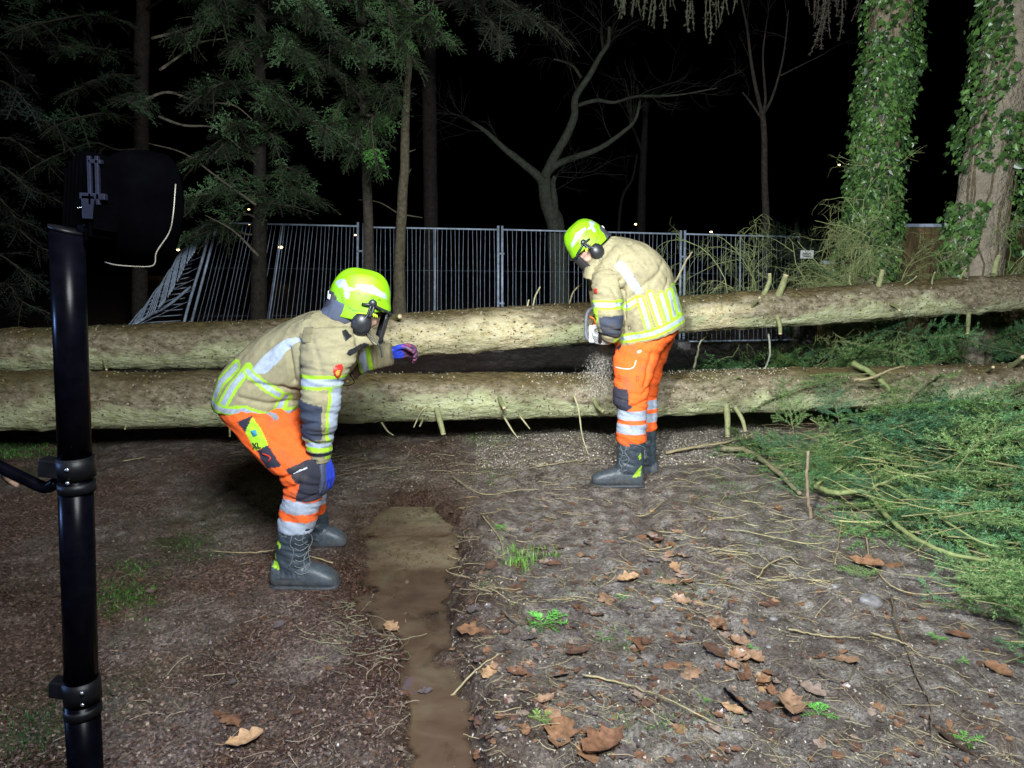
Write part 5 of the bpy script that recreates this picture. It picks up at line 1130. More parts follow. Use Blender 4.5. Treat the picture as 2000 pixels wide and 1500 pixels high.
# ================= the crouching worker on the left =================
Y1 = 3.32; w1 = empty('person', tuple(G(600, 1143)), 'worker in yellow helmet crouching at left, hand on knee, the other reaching toward the logs', 'person')
torso = ring_loft([(424, 792, 592, 797, Y1, .20), (425, 770, 594, 790, Y1, .205), (439, 728, 606, 768, Y1, .205), (472, 690, 640, 758, Y1, .205), (516, 655, 668, 742, Y1, .215), (570, 626, 694, 716, Y1, .225), (618, 608, 704, 684, Y1, .205), (648, 610, 704, 662, Y1, .13), (664, 612, 704, 645, Y1, .09)], 34, 6, pw=2.25)
collar = ring_loft([(636, 618, 690, 668, Y1, .105), (655, 606, 712, 655, Y1, .095), (668, 602, 725, 650, Y1, .09)], 24, 4)
YN = Y1-.235
armN = ring_loft([(592, 640, 684, 640, YN+.09, .07), (588, 664, 694, 668, YN+.04, .085), (590, 705, 692, 704, YN, .085), (592, 742, 668, 748, YN-.01, .082), (588, 785, 662, 792, YN-.02, .080), (590, 822, 656, 830, YN-.02, .075), (592, 852, 649, 856, YN, .068), (604, 882, 646, 886, YN+.02, .058), (610, 902, 645, 903, YN+.03, .054)], 28, 6)
YF_ = Y1+.24
armF = ring_loft([(662, 650, 690, 722, YF_-.05, .09), (682, 668, 692, 742, YF_, .088), (702, 672, 710, 728, YF_+.12, .082), (728, 672, 736, 720, YF_+.24, .074), (755, 671, 762, 714, YF_+.34, .066), (763, 671, 768, 712, YF_+.36, .062)], 26, 6)
flap = ring_loft([(690, 640, 704, 690, Y1-.06, .06), (712, 646, 722, 676, Y1-.05, .05), (728, 662, 738, 674, Y1-.04, .02)], 18, 4)
me, V, N, tg, t = fuse([torso, collar, armN, armF, flap], .0055, 3)
x, y = side_px(V[:, 0], V[:, 2], Y1); xa, ya = side_px(V[:, 0], V[:, 2], YN); near = N[:, 1] < .35
isT = (tg == 0); isN = tg == 2; isF = tg == 3; isC = (tg == 1) | (tg == 4)
D = folds(V, .015, (5, 9), (.7, 0, -.7), 2)*isT+folds(V, .015, (5, 20), (.1, 0, 1), 3)*isN+folds(V, .008, (6, 26), (1, .3, 0), 4)*isF+folds(V, .004, (9, 20), (1, 0, 1), 5)*isC
# sharper creases at waist, armpit and inside of the elbow
for pl, wd, am, mk in ([[(520, 735), (575, 742), (615, 760)], 5, .014, isT], [[(500, 760), (548, 772), (590, 775)], 4, .010, isT], [[(592, 668), (598, 700), (600, 730)], 4, .016, isT | isN], [[(600, 790), (630, 800), (655, 795)], 4, .008, isN], [[(595, 830), (625, 822), (655, 838)], 4, .008, isN], [[(600, 868), (630, 876), (645, 872)], 3, .008, isN], [[(640, 650), (660, 690), (668, 730)], 5, .006, isN], [[(560, 660), (590, 650), (625, 640)], 6, .005, isT]):
    d_, _ = poly_dist(x, y, pl); D -= am*np.exp(-(d_/wd)**2)*mk
V = V+N*D[:, None]
# nearest-garment separation line between the sleeve and the jacket
C = np.tile(KH, (len(V), 1)); T_ = isT
paint(C, x, y, T_ | isN & (ya < 668), [(516, 714), (548, 716), (575, 692), (592, 668), (612, 656), (622, 654), (610, 650), (588, 652), (566, 664), (545, 682)], SIL*1.05)
for pl in ([(443, 768), (457, 735), (484, 706)], [(466, 777), (486, 742), (512, 708)]): band(C, x, y, T_, pl, 10.5, .5)
band(C, x, y, T_, [(512, 712), (535, 730), (560, 748), (580, 766)], 9, .48); band(C, x, y, T_, [(580, 762), (570, 780), (560, 797)], 9, .48)
band(C, x, y, T_, [(420, 766), (440, 778), (470, 786), (510, 784), (545, 797), (600, 792)], 9.5, .45)
m_ = isN & (ya > 728) & (ya < 755); C[m_] = YEL; m_ = isN & (ya > 734) & (ya < 748); C[m_] = SIL
m_ = isN & (xa > 652-(ya-750)*.10) & (ya > 750) & (ya < 895); C[m_] = YEL; m_ = isN & (xa > 657-(ya-750)*.10) & (ya > 752) & (ya < 880) ; C[m_] = SIL*.95
paint(C, xa, ya, isN, [(570, 774), (592, 774), (640, 786), (637, 852), (615, 853), (570, 845)], NAVY*1.5)
m_ = isN & (ya > 857+(xa-620)*.1) & (ya < 877+(xa-620)*.1); C[m_] = YEL; m_ = isN & (ya > 859+(xa-620)*.1) & (ya < 869+(xa-620)*.1); C[m_] = SIL
m_ = isN & (ya > 880) & (ya < 889); C[m_] = NAVY
xf, yf = side_px(V[:, 0], V[:, 2], YF_+.15); tF = t; m_ = isF & (tF > 1.9) & (tF < 2.9); C[m_] = YEL; m_ = isF & (tF > 2.15) & (tF < 2.62); C[m_] = SIL
m_ = isF & (tF < 1.9); C[m_] = (.075, .045, .03)
jk = put_mesh(me, V, C, 'jacket', M['cloth'], w1); jb = bvh_of(jk)
patch_on(jb, Y1, [(617, 632), (635, 630), (640, 655), (621, 657)], 'shoulder_tab', M['cloth'], w1, .004)
set_col(col.objects[-1].data, np.tile(KH*.72, (len(col.objects[-1].data.vertices), 1)))
patch_on(jb, Y1, [(608, 610), (623, 607), (624, 616), (611, 619)], 'epaulette_loop', M['cloth'], w1, .004); set_col(col.objects[-1].data, np.tile(KH*.75, (len(col.objects[-1].data.vertices), 1)))
for pl in ([(679, 641), (685, 638), (697, 652), (689, 661)], [(694, 680), (697, 674), (712, 668), (721, 673), (700, 685)]): patch_on(jb, Y1-.1, pl, 'hook_tape', M['black_plastic'], w1, .004)
pb = patch_on(jb, YN, [(660, 712), (667, 706), (676, 706), (678, 712), (673, 728), (668, 735), (662, 726)], 'badge', M['red'], w1, .006)
if pb: patch_on(jb, YN, [(664, 720), (668, 716), (674, 717), (670, 729), (666, 729)], 'emblem', M['gold'], pb, .009)
surf = [(667, 735), (668, 748), (676, 754), (692, 747), (684, 733), (680, 730)]
V_, Q_, T_2 = tube(spline([W(a, c, YN+.0) for a, c in surf], 4), .0022, 6); MB().add(V_, Q_, T_2).build('carabiner', M['black_metal'], w1)
# trousers
legN = ring_loft([(430, 788, 588, 786, Y1-.02, .185), (436, 806, 592, 805, Y1-.03, .185), (462, 845, 604, 838, Y1-.10, .125), (496, 884, 620, 868, Y1-.15, .105), (530, 915, 636, 894, Y1-.19, .095), (551, 936, 642, 922, Y1-.20, .088), (556, 955, 634, 954, Y1-.20, .082), (552, 985, 622, 988, Y1-.20, .076), (547, 1008, 618, 1010, Y1-.20, .072), (545, 1034, 610, 1036, Y1-.205, .064)], 30, 6)
legF = ring_loft([(440, 790, 588, 790, Y1+.05, .17), (470, 830, 600, 815, Y1+.12, .12), (515, 880, 622, 850, Y1+.19, .10), (550, 915, 640, 888, Y1+.24, .09), (568, 935, 640, 918, Y1+.26, .085), (580, 965, 635, 965, Y1+.27, .075), (588, 1000, 634, 1000, Y1+.27, .068), (590, 1020, 634, 1020, Y1+.27, .06)], 26, 6)
me, V, N, tg, t = fuse([legN, legF], .0055, 3); x, y = side_px(V[:, 0], V[:, 2], Y1-.17); nl_ = tg == 0
D = folds(V, .013, (4, 15), (.5, 0, 1), 8)+folds(V, .006, (6, 45), (.3, 0, 1), 9)*sm(900, 950, y)*sm(1040, 990, y)
for pl, wd, am in ([[(545, 925), (575, 918), (600, 905)], 4, .012], [[(552, 945), (580, 940), (600, 930)], 4, .012], [[(575, 826), (600, 822)], 5, .01], [[(500, 812), (540, 822), (575, 830)], 5, .006], [[(560, 958), (600, 962), (625, 955)], 3, .008]):
    d_, _ = poly_dist(x, y, pl); D -= am*np.exp(-(d_/wd)**2)*nl_
V = V+N*D[:, None]; C = np.tile(ORG, (len(V), 1)); nr = nl_
paint(C, x, y, nr, [(470, 820), (499, 808), (487, 840)], BLK); paint(C, x, y, nr, [(499, 811), (517, 833), (533, 862), (507, 875), (487, 839)], YEL)
paint(C, x, y, nr, [(511, 874), (533, 862), (564, 896), (558, 900), (533, 905)], BLK)
paint(C, x, y, nr, [(573, 903), (611, 888), (650, 890), (655, 955), (627, 966), (589, 965), (599, 935)], BLK*.9)
for y0, y1_ in ((965, 989), (1005, 1045)): m_ = (y > y0+(x-590)*.12) & (y < y1_+(x-590)*.12); C[m_] = SIL*.9
paint(C, x, y, nr, [(517, 803), (528, 803), (540, 809), (545, 818), (538, 820), (530, 810)], SIL*.55)
tr = put_mesh(me, V, C, 'trousers', M['cloth'], w1); tb = bvh_of(tr)
patch_on(tb, Y1-.17, [(498, 835), (508, 833), (513, 843), (503, 847)], 'size_label', simple('blue_print', (.02, .2, .32), .6), w1, .004)
text_on(tb, Y1-.17, 'XL', 512, 863, 12, -6, M['black_plastic'], w1); text_on(tb, Y1-.17, 'ELASTAMAC', 602, 906, 4.2, -14, M['white_paint'], w1)
surf_tube([(524, 877), (536, 880), (541, 884), (537, 890)], Y1-.17, .0035, 'logo', M['red'], w1, tb, .002, 6)
# boots
ob, V, N = boot(w1, Y1-.205, [(543, 1020, 614, 1024, .062), (543, 1045, 606, 1050, .060), (540, 1075, 600, 1078, .056), (538, 1100, 604, 1100, .055), (536, 1120, 610, 1118, .052)], [(533, 1092, 1140, .040), (540, 1096, 1142, .050), (575, 1098, 1143, .052), (610, 1100, 1143, .054), (640, 1110, 1143, .054), (655, 1120, 1142, .044), (661, 1130, 1141, .03)], 1)
marks(ob, Y1-.205, N, V, [([(545, 1050), (549, 1048), (555, 1060), (551, 1066), (549, 1056), (544, 1060)], YEL), ([(541, 1075), (544, 1085), (552, 1098), (550, 1105), (537, 1100)], YEL), ([(560, 1020), (567, 1022), (567, 1040), (545, 1038), (545, 1036), (564, 1037)], (.14, .16, .15))])
sol = ring_loft([(a, 1136, a, 1147, Y1-.205, hw) for a, hw in ((531, .040), (545, .052), (575, .050), (610, .056), (640, .058), (656, .048), (664, .030))], 20, 5, pw=3); MB().add(*sol[:3]).build('sole', M['rubber'], ob)
bb = bvh_of(ob)
for i in range(7):
    yy_ = 1040+i*11; surf_tube([(584-i*.3, yy_), (592, yy_+6), (602+i*1.4, yy_+2)], Y1-.205, .0026, 'lace', M['lace'], ob, bb, .004, 5, 3)
for pts in ([(604, 1035), (610, 1055), (602, 1078), (606, 1100), (600, 1108)], [(578, 1036), (574, 1056), (580, 1066), (576, 1088), (571, 1098)], [(600, 1032), (596, 1050), (604, 1068), (596, 1090), (602, 1110)]): surf_tube(pts, Y1-.215, .0024, 'lace', M['lace'], ob, bb, .007, 5, 4)
ob, V, N = boot(w1, Y1+.26, [(590, 1000, 640, 1002, .058), (592, 1030, 640, 1030, .055), (595, 1050, 644, 1046, .052)], [(590, 1028, 1064, .042), (605, 1028, 1067, .050), (635, 1028, 1068, .052), (658, 1034, 1067, .050), (672, 1044, 1065, .036), (677, 1052, 1063, .02)], 1)
# head, helmet, gloves, body
fr1 = local(W(702, 590, Y1), (12, 1), 14, 4); HS = 1.02; fr1 = (fr1[0]*HS, fr1[1])
helmet(w1, fr1, -1)
bp = head_parts(fr1); nk0 = to_w([[-.02, 0, -.05]], fr1)[0]
bp += capsule([nk0, W(668, 645, Y1), W(600, 690, Y1)], [.058, .06, .10]); bp += capsule([W(600, 690, Y1), W(530, 730, Y1), W(505, 800, Y1)], [.13, .13, .12])
for P, r_ in (([W(640, 670, YN+.08), W(630, 780, YN), W(627, 900, YN+.02)], [.05, .045, .032]), ([W(670, 690, YF_-.05), W(700, 702, YF_+.15), W(750, 694, YF_+.34)], [.045, .03, .026]),
              ([W(510, 810, Y1-.08), W(590, 920, Y1-.2), W(578, 1060, Y1-.205), W(575, 1110, Y1-.205)], [.08, .05, .035, .025]), ([W(520, 805, Y1+.1), W(600, 915, Y1+.25), W(612, 1025, Y1+.26), W(616, 1050, Y1+.26)], [.08, .05, .035, .02])): bp += capsule(P, r_)
me, V, N, tg, t = fuse(bp, .006, 4); put_mesh(me, V, None, 'body', M['skin'], w1)
# nape cloth hanging from the helmet
nape = ring_loft([(646, 578, 719, 600, Y1, .115), (640, 592, 712, 620, Y1, .118), (630, 603, 704, 634, Y1, .112), (624, 607, 700, 637, Y1, .108)], 28, 6)
me, V, N, tg, t = fuse([nape], .006, 2); V = V+N*folds(V, .006, (10, 20), (1, 0, -.5), 12)[:, None]; put_mesh(me, V, np.tile(NAVY*2.6, (len(V), 1)), 'nape_guard', M['cloth'], w1)
# visor folded at the brow: arm strip, mesh, chin strap
vm = MB(); g_ = []
for i in range(9):
    a = R(-62+i*15.5); 
    for k in range(7): g_.append((.100+.045*math.cos(a)-.010*k*.2, .105*math.sin(a), -.02-.135*k/6))
i, j = np.meshgrid(np.arange(8), np.arange(6), indexing='ij'); q_ = np.stack([i*7+j, i*7+j+1, (i+1)*7+j+1, (i+1)*7+j], -1).reshape(-1, 4)
def visor(root, fr):
    V = to_w(np.array(g_), fr); ob = MB().add(V, q_).build('visor', M['mesh_visor'], root); sd = ob.modifiers.new('s', 'SOLIDIFY'); sd.thickness = .003
    rim = [g_[k] for k in range(7)]+[g_[i2*7+6] for i2 in range(1, 9)]+[g_[8*7+k] for k in range(5, -1, -1)]+[g_[i2*7] for i2 in range(7, -1, -1)]
    Vt, Qt, Tt = tube(to_w(rim, fr), .005, 6); MB().add(Vt, Qt, Tt).build('visor_rim', M['black_plastic'], ob); return ob
visor(w1, fr1)
for pts in ([(716, 650), (728, 664), (739, 672), (744, 684), (746, 698)],):
    V_, Q_, T_2 = tube(spline([W(a, c, Y1-.10) for a, c in pts], 5), .0035, 8); MB().add(V_, Q_, T_2).build('chin_strap', M['black_plastic'], w1)
def glove(root, parts, colf, nm='glove', vox=.0035):
    me, V, N, tg, t = fuse(parts, vox, 2); V = V+N*folds(V, .0015, (30, 70), (1, 0, 0), 4)[:, None]; C = colf(V, N, tg); return put_mesh(me, V, C, nm, M['glove_blue'], root)
BLU = np.array((.02, .045, .42)); PUR = np.array((.085, .035, .08)); MAG = np.array((.25, .04, .07))
hp = hand([], W(766, 690, YF_+.38), (.90, .30, .16), (.35, -.55, -.35), .185, .85, -1)
def cf(V, N, tg):
    hx, hy = side_px(V[:, 0], V[:, 2], YF_+.4); C = np.tile(BLU, (len(V), 1)); C[hx > 790+(690-hy)*.2] = PUR; nz = fbm(V[:, 0]*60, V[:, 1]*60, V[:, 2]*60, o=2, s=3); C[(hx > 786) & (nz > .22)] = MAG; return C
glove(w1, hp, cf)
hp = hand([], W(633, 899, YN+.02), (.12, 0, -1), (-.9, .5, 0), .18, .30, 1, .02)
def cf(V, N, tg):
    hx, hy = side_px(V[:, 0], V[:, 2], YN); C = np.tile(np.array((.055, .065, .11)), (len(V), 1)); C[hx > 637] = BLU; return C
glove(w1, hp, cf)

# ================= the upright worker with the chainsaw =================
Y2 = 4.72; w2 = empty('person', tuple(G(1215, 950)), 'standing worker in yellow helmet bent over the upper trunk, holding a running chainsaw', 'person')
torso = ring_loft([(1206, 674, 1335, 636, Y2, .205), (1203, 655, 1332, 618, Y2, .215), (1190, 630, 1324, 590, Y2, .225), (1178, 600, 1314, 552, Y2, .235), (1168, 572, 1300, 514, Y2, .245), (1156, 548, 1272, 484, Y2, .245), (1150, 530, 1232, 469, Y2, .205), (1153, 515, 1205, 464, Y2, .14), (1152, 508, 1196, 464, Y2, .12)], 34, 6, pw=2.3)
collar = ring_loft([(1140, 530, 1212, 478, Y2, .15), (1146, 514, 1202, 464, Y2, .125), (1152, 500, 1194, 461, Y2, .11)], 26, 4)
flap = ring_loft([(1138, 542, 1170, 556, Y2-.08, .08), (1142, 524, 1172, 536, Y2-.08, .08), (1150, 508, 1176, 520, Y2-.06, .08)], 18, 4)
YM = Y2-.235
armN = ring_loft([(1162, 520, 1235, 522, YM+.10, .07), (1157, 540, 1228, 545, YM+.04, .09), (1157, 570, 1216, 572, YM, .088), (1159, 595, 1214, 598, YM-.01, .084), (1163, 620, 1216, 618, YM-.02, .082), (1168, 640, 1214, 642, YM-.01, .078), (1174, 655, 1208, 662, YM+.03, .066), (1180, 664, 1200, 668, YM+.05, .05)], 28, 6)
armF = ring_loft([(1148, 540, 1180, 560, Y2+.16, .09), (1150, 570, 1190, 585, Y2+.20, .085), (1156, 610, 1196, 618, Y2+.22, .078), (1160, 640, 1188, 648, Y2+.26, .06)], 24, 6)
me, V, N, tg, t = fuse([torso, collar, armN, armF, flap], .007, 3)
x, y = side_px(V[:, 0], V[:, 2], Y2-.1); xa, ya = side_px(V[:, 0], V[:, 2], YM); isT = tg == 0; isN = tg == 2; isC = (tg == 1) | (tg == 4)
D = folds(V, .016, (5, 9), (-.7, 0, -.5), 22)*isT+folds(V, .016, (5, 18), (.1, 0, 1), 23)*isN
for pl, wd, am in ([[(1205, 545), (1214, 575), (1215, 620)], 3.5, .022], [[(1225, 580), (1250, 555), (1270, 540)], 4, .009], [[(1262, 555), (1280, 530), (1290, 512)], 4, .008], [[(1290, 565), (1300, 545)], 3, .007], [[(1192, 532), (1198, 508), (1203, 498)], 3, .008], [[(1222, 480), (1237, 475)], 2, .006], [[(1150, 545), (1170, 510), (1196, 478)], 4, .008], [[(1185, 560), (1200, 590)], 3, .008], [[(1240, 600), (1225, 615)], 3, .006], [[(1172, 632), (1200, 640), (1212, 636)], 3, .008], [[(1172, 648), (1195, 655), (1210, 652)], 2.5, .008]):
    d_, _ = poly_dist(x, y, pl); D -= am*np.exp(-(d_/wd)**2)*(N[:, 1] < .3)
V = V+N*D[:, None]; C = np.tile(KH, (len(V), 1)); arm_out = isN & (x < 1216)
paint(C, x, y, isT | isN & (ya < 560), [(1193, 519), (1203, 510), (1214, 514), (1248, 567), (1236, 573)], SIL*1.05)
bt = isT | (isN & (x > 1216)); band(C, x, y, bt, [(1216, 598), (1240, 582)], 8, .5)
for pl in ([(1243, 582), (1262, 640)], [(1262, 572), (1283, 632)], [(1283, 574), (1299, 622)], [(1300, 570), (1312, 614)], [(1312, 560), (1324, 606)]): band(C, x, y, bt, pl, 8, .45)
band(C, x, y, isT | isN & (ya > 655), [(1200, 664), (1270, 647), (1340, 618)], 9, .42)
m_ = isN & (ya > 585-(xa-1185)*.04) & (ya < 603-(xa-1185)*.04) & (x < 1219); C[m_] = YEL; m_ = isN & (ya > 590-(xa-1185)*.04) & (ya < 598-(xa-1185)*.04) & (x < 1219); C[m_] = SIL
m_ = isN & (xa < 1166) & (ya > 598) & (ya < 645); C[m_] = YEL
paint(C, xa, ya, isN, [(1167, 618), (1222, 612), (1222, 640), (1206, 660), (1180, 654), (1172, 640)], NAVY*1.5)
jk = put_mesh(me, V, C, 'jacket', M['cloth'], w2); jb = bvh_of(jk)
patch_on(jb, YM, [(1158, 563), (1164, 562), (1165, 574), (1159, 572)], 'badge', M['red'], w2, .004)
surf_tube([(1223, 635), (1227, 634), (1228, 641), (1224, 642), (1223, 635)], Y2-.1, .0018, 'zip_tag', M['black_plastic'], w2, jb, .002, 5, 3)
legN = ring_loft([(1204, 650, 1325, 632, Y2, .195), (1202, 672, 1318, 652, Y2, .195), (1199, 700, 1290, 690, Y2-.08, .125), (1200, 730, 1276, 726, Y2-.12, .11), (1200, 758, 1268, 758, Y2-.15, .10), (1198, 782, 1264, 784, Y2-.165, .095), (1206, 800, 1262, 802, Y2-.17, .09), (1207, 835, 1261, 838, Y2-.17, .085), (1204, 858, 1261, 858, Y2-.17, .085), (1212, 870, 1258, 862, Y2-.17, .078)], 28, 6)
legF = ring_loft([(1215, 650, 1325, 634, Y2+.05, .19), (1225, 672, 1316, 655, Y2+.08, .17), (1238, 705, 1301, 698, Y2+.13, .11), (1240, 735, 1290, 735, Y2+.16, .10), (1238, 765, 1282, 765, Y2+.18, .09), (1240, 800, 1283, 800, Y2+.18, .085), (1242, 838, 1281, 838, Y2+.18, .08)], 24, 6)
me, V, N, tg, t = fuse([legN, legF], .007, 3); x, y = side_px(V[:, 0], V[:, 2], Y2-.15); nl_ = tg == 0
D = folds(V, .015, (4, 14), (.4, 0, 1), 28)+folds(V, .007, (6, 40), (.2, 0, 1), 29)*sm(740, 790, y)
for pl, wd, am in ([[(1220, 762), (1250, 766), (1268, 752)], 3, .012], [[(1225, 790), (1245, 782), (1266, 775)], 3, .012], [[(1205, 775), (1222, 778)], 2.5, .01], [[(1270, 690), (1262, 720), (1255, 750)], 4, .012], [[(1240, 690), (1262, 670), (1285, 662)], 4, .007]):
    d_, _ = poly_dist(x, y, pl); D -= am*np.exp(-(d_/wd)**2)*nl_
V = V+N*D[:, None]; C = np.tile(ORG, (len(V), 1))
paint(C, x, y, nl_, [(1185, 753), (1222, 756), (1223, 784), (1232, 788), (1210, 802), (1185, 800)], BLK)
for y0, y1_ in ((797, 815), (824, 842)): m_ = (y > y0) & (y < y1_); C[m_] = SIL*.9
paint(C, x, y, nl_, [(1209, 684), (1217, 671), (1216, 680), (1212, 688)], BLK)
tr = put_mesh(me, V, C, 'trousers', M['cloth'], w2); tb = bvh_of(tr)
surf_tube([(1201, 717), (1222, 718), (1234, 714), (1240, 702)], Y2-.15, .003, 'pocket_piping', M['white_paint'], w2, tb, .001, 6)
surf_tube([(1238, 731), (1242, 731), (1242, 739), (1238, 739), (1238, 731)], Y2-.15, .0018, 'pocket_tag', M['red'], w2, tb, .001, 5, 3)
for k in range(3): surf_tube([(1205, 732+k*5), (1211, 732+k*5)], Y2-.15, .002, 'pocket_bar', M['red'], w2, tb, .001, 5, 3)
ob, V, N = boot(w2, Y2-.17, [(1207, 858, 1262, 856, .075), (1206, 878, 1261, 878, .068), (1205, 900, 1258, 900, .062), (1200, 920, 1256, 920, .058)], [(1254, 915, 947, .045), (1245, 912, 948, .052), (1215, 912, 947, .052), (1185, 918, 946, .055), (1165, 924, 945, .052), (1156, 930, 943, .035)], -1)
marks(ob, Y2-.17, N, V, [([(1243, 886), (1248, 880), (1250, 891), (1246, 894), (1245, 890)], YEL*.8), ([(1232, 928), (1241, 915), (1252, 904), (1248, 926)], YEL*.8)])
sol = ring_loft([(a, 942, a, 951, Y2-.17, hw) for a, hw in ((1257, .044), (1245, .054), (1215, .052), (1185, .058), (1165, .055), (1153, .035))], 20, 5, pw=3); MB().add(*sol[:3]).build('sole', M['rubber'], ob)
bb = bvh_of(ob)
for pts in ([(1210, 868), (1214, 885), (1208, 900), (1212, 912), (1196, 925)], [(1222, 866), (1218, 880), (1226, 892), (1220, 905)], [(1240, 862), (1257, 872), (1262, 890), (1258, 896), (1257, 876)]): surf_tube(pts, Y2-.18, .0028, 'lace', M['lace'], ob, bb, .006, 5, 4)
for i in range(5): surf_tube([(1207, 872+i*10), (1214, 876+i*10), (1222, 872+i*10)], Y2-.17, .0024, 'lace', M['lace'], ob, bb, .003, 5, 3)
boot(w2, Y2+.17, [(1243, 830, 1281, 830, .07), (1244, 860, 1281, 860, .066), (1244, 890, 1281, 890, .06), (1240, 905, 1282, 905, .055)], [(1283, 900, 925, .044), (1270, 898, 927, .05), (1245, 900, 927, .052), (1215, 905, 926, .052), (1200, 913, 924, .036)], -1)
fr2 = local(W(1147, 474, Y2-.02), (42, -1), 10, 0); fr2 = (fr2[0]*.98, fr2[1]); helmet(w2, fr2, 1); visor(w2, fr2)
bp = head_parts(fr2); nk0 = to_w([[-.02, 0, -.05]], fr2)[0]
bp += capsule([nk0, W(1180, 500, Y2), W(1215, 530, Y2)], [.058, .06, .12]); bp += capsule([W(1215, 540, Y2), W(1245, 590, Y2), W(1265, 650, Y2)], [.14, .14, .12])
for P, r_ in (([W(1190, 545, YM+.08), W(1190, 600, YM), W(1192, 650, YM+.03)], [.05, .045, .03]), ([W(1170, 560, Y2+.16), W(1172, 600, Y2+.2), W(1172, 648, Y2+.26)], [.05, .045, .032]),
              ([W(1255, 670, Y2-.1), W(1234, 780, Y2-.165), W(1232, 890, Y2-.17), W(1232, 930, Y2-.17)], [.09, .055, .04, .02]), ([W(1270, 670, Y2+.1), W(1262, 780, Y2+.18), W(1262, 880, Y2+.17), W(1262, 910, Y2+.17)], [.09, .055, .04, .02])): bp += capsule(P, r_)
me, V, N, tg, t = fuse(bp, .007, 4); put_mesh(me, V, None, 'body', M['skin'], w2)
# dark hair and strap at the nape
hr = ring_loft([(1150, 478, 1184, 470, Y2, .082), (1156, 490, 1180, 480, Y2, .075)], 20, 4); me, V, N, tg, t = fuse([hr], .006, 1); put_mesh(me, V, np.tile(NAVY*1.2, (len(V), 1)), 'head_strap', M['cloth'], w2)
GW = np.array((.55, .56, .55))
g1 = glove(w2, hand([], W(1188, 664, YM+.06), (-.75, .45, .05), (.1, .75, .6), .185, 1.0, 1), lambda V, N, tg: np.tile(GW, (len(V), 1))*(.8+.3*(fbm(V[:, 0]*50, V[:, 1]*50, V[:, 2]*50, o=2, s=3)[:, None])), vox=.004)
g2 = glove(w2, hand([], W(1168, 640, Y2+.30), (-.3, .5, -.2), (-.3, .6, -.6), .18, 1.0, -1), lambda V, N, tg: np.tile(GW, (len(V), 1)), vox=.004)

# ---- the chainsaw, held by the standing worker ----
cs = empty('chainsaw', tuple(W(1168, 650, Y2)), 'white and orange chainsaw with grey front handle cutting into the upper trunk', 'chainsaw')
B0 = W(1172, 652, Y2-.06); B1 = W(1168, 634, Y2+.9); ax = (B1-B0)/np.linalg.norm(B1-B0); upv = np.array([0, 0, 1.]); upv -= ax*upv.dot(ax); upv /= np.linalg.norm(upv); sx = np.cross(ax, upv)
Rm = np.stack([ax, sx, upv], 1)
bd = MB(); a_, q = box(B0+ax*.12, (.13, .055, .062), Rm); bd.add(a_, q); o = bevel(bd.build('body', M['saw_orange'], cs, False), .02, 3)
a_, q = box(B0-ax*.012+upv*.002, (.012, .050, .058), Rm); bevel(MB().add(a_, q).build('starter_cover', M['saw_body'], cs, False), .006)
a_, q = box(B0+ax*.04+sx*-.06, (.07, .012, .055), Rm); bevel(MB().add(a_, q).build('side_cover', M['saw_body'], cs, False), .006)
V_, Q_, T_2 = tube(spline([W(1160, 666, Y2-.05), W(1148, 662, Y2-.04), W(1144, 650, Y2-.03), W(1145, 620, Y2-.02), W(1150, 607, Y2-.01), W(1160, 602, Y2), W(1176, 606, Y2+.06), W(1186, 630, Y2+.08)], 6), .012, 12); MB().add(V_, Q_, T_2).build('front_handle', M['grey_handle'] if 'grey_handle' in M else M['grey_strap'], cs)
V_, Q_, T_2 = tube(spline([B0-ax*.01+upv*.05, B0-ax*.10+upv*.06, B0-ax*.14+upv*.01, B0-ax*.09-upv*.04, B0-ax*.0-upv*.045], 6), .014, 10); MB().add(V_, Q_, T_2).build('rear_handle', M['black_plastic'], cs)
V_, Q_, T_2 = tube([W(1163, 632, Y2-.02), W(1160, 622, Y2-.02), W(1152, 619, Y2-.02)], .006, 8); MB().add(V_, Q_, T_2).build('hand_guard', M['saw_orange'], cs)
a_, q = box(B0+ax*.55, (.32, .0025, .028), Rm); MB().add(a_, q).build('guide_bar', M['steel'], cs, False)
lp = [B0+ax*(.55+.33*math.cos(a))+upv*(.033*math.sin(a)) if abs(math.cos(a)) > .96 else B0+ax*(.55+.33*math.cos(a))+upv*.031*np.sign(math.sin(a)) for a in np.linspace(0, 2*math.pi, 60)]
V_, Q_, T_2 = tube(lp, .0045, 6); MB().add(V_, Q_, T_2).build('chain', M['chain'], cs)
mbk = MB()
for k in range(4): a_, q = box(B0-ax*.025+upv*(.028-k*.016), (.0015, .018, .004), Rm); mbk.add(a_, q)
mbk.build('vent_slots', M['black_plastic'], cs, False)
# falling sawdust plume: a spray of loose chips
rg = np.random.default_rng(3); N_ = 9000; tt = rg.random(N_)**.85; P = []
src = W(1184, 662, Y2+.1); 
for k in range(N_):
    u = tt[k]; vx = rg.normal(-.03, .07); vy = rg.normal(.12, .10); P.append(src+np.array([vx*u*1.15+.01*rg.normal(), vy*u, -.02-.36*u*u-.04*u+rg.normal(0, .008)]))
P = np.array(P); s = rg.uniform(.0005, .0014, N_)[:, None]; e1 = rg.normal(0, .35, (N_, 3))+[0, 0, 4.5]; e2 = rg.normal(0, .6, (N_, 3)); Vq = np.stack([P-e1*s*tt[:, None]*1.3, P-e2*s*.6, P+e1*s*tt[:, None]*1.3, P+e2*s*.6], 1).reshape(-1, 3)
MB().add(Vq, quads(len(Vq)), c=(.62, .58, .5)).build('sawdust_spray', M['chip'], None, False, True); tag(col.objects[-1], 'fine sawdust spraying down from the chainsaw cut', 'sawdust', None, 'stuff')

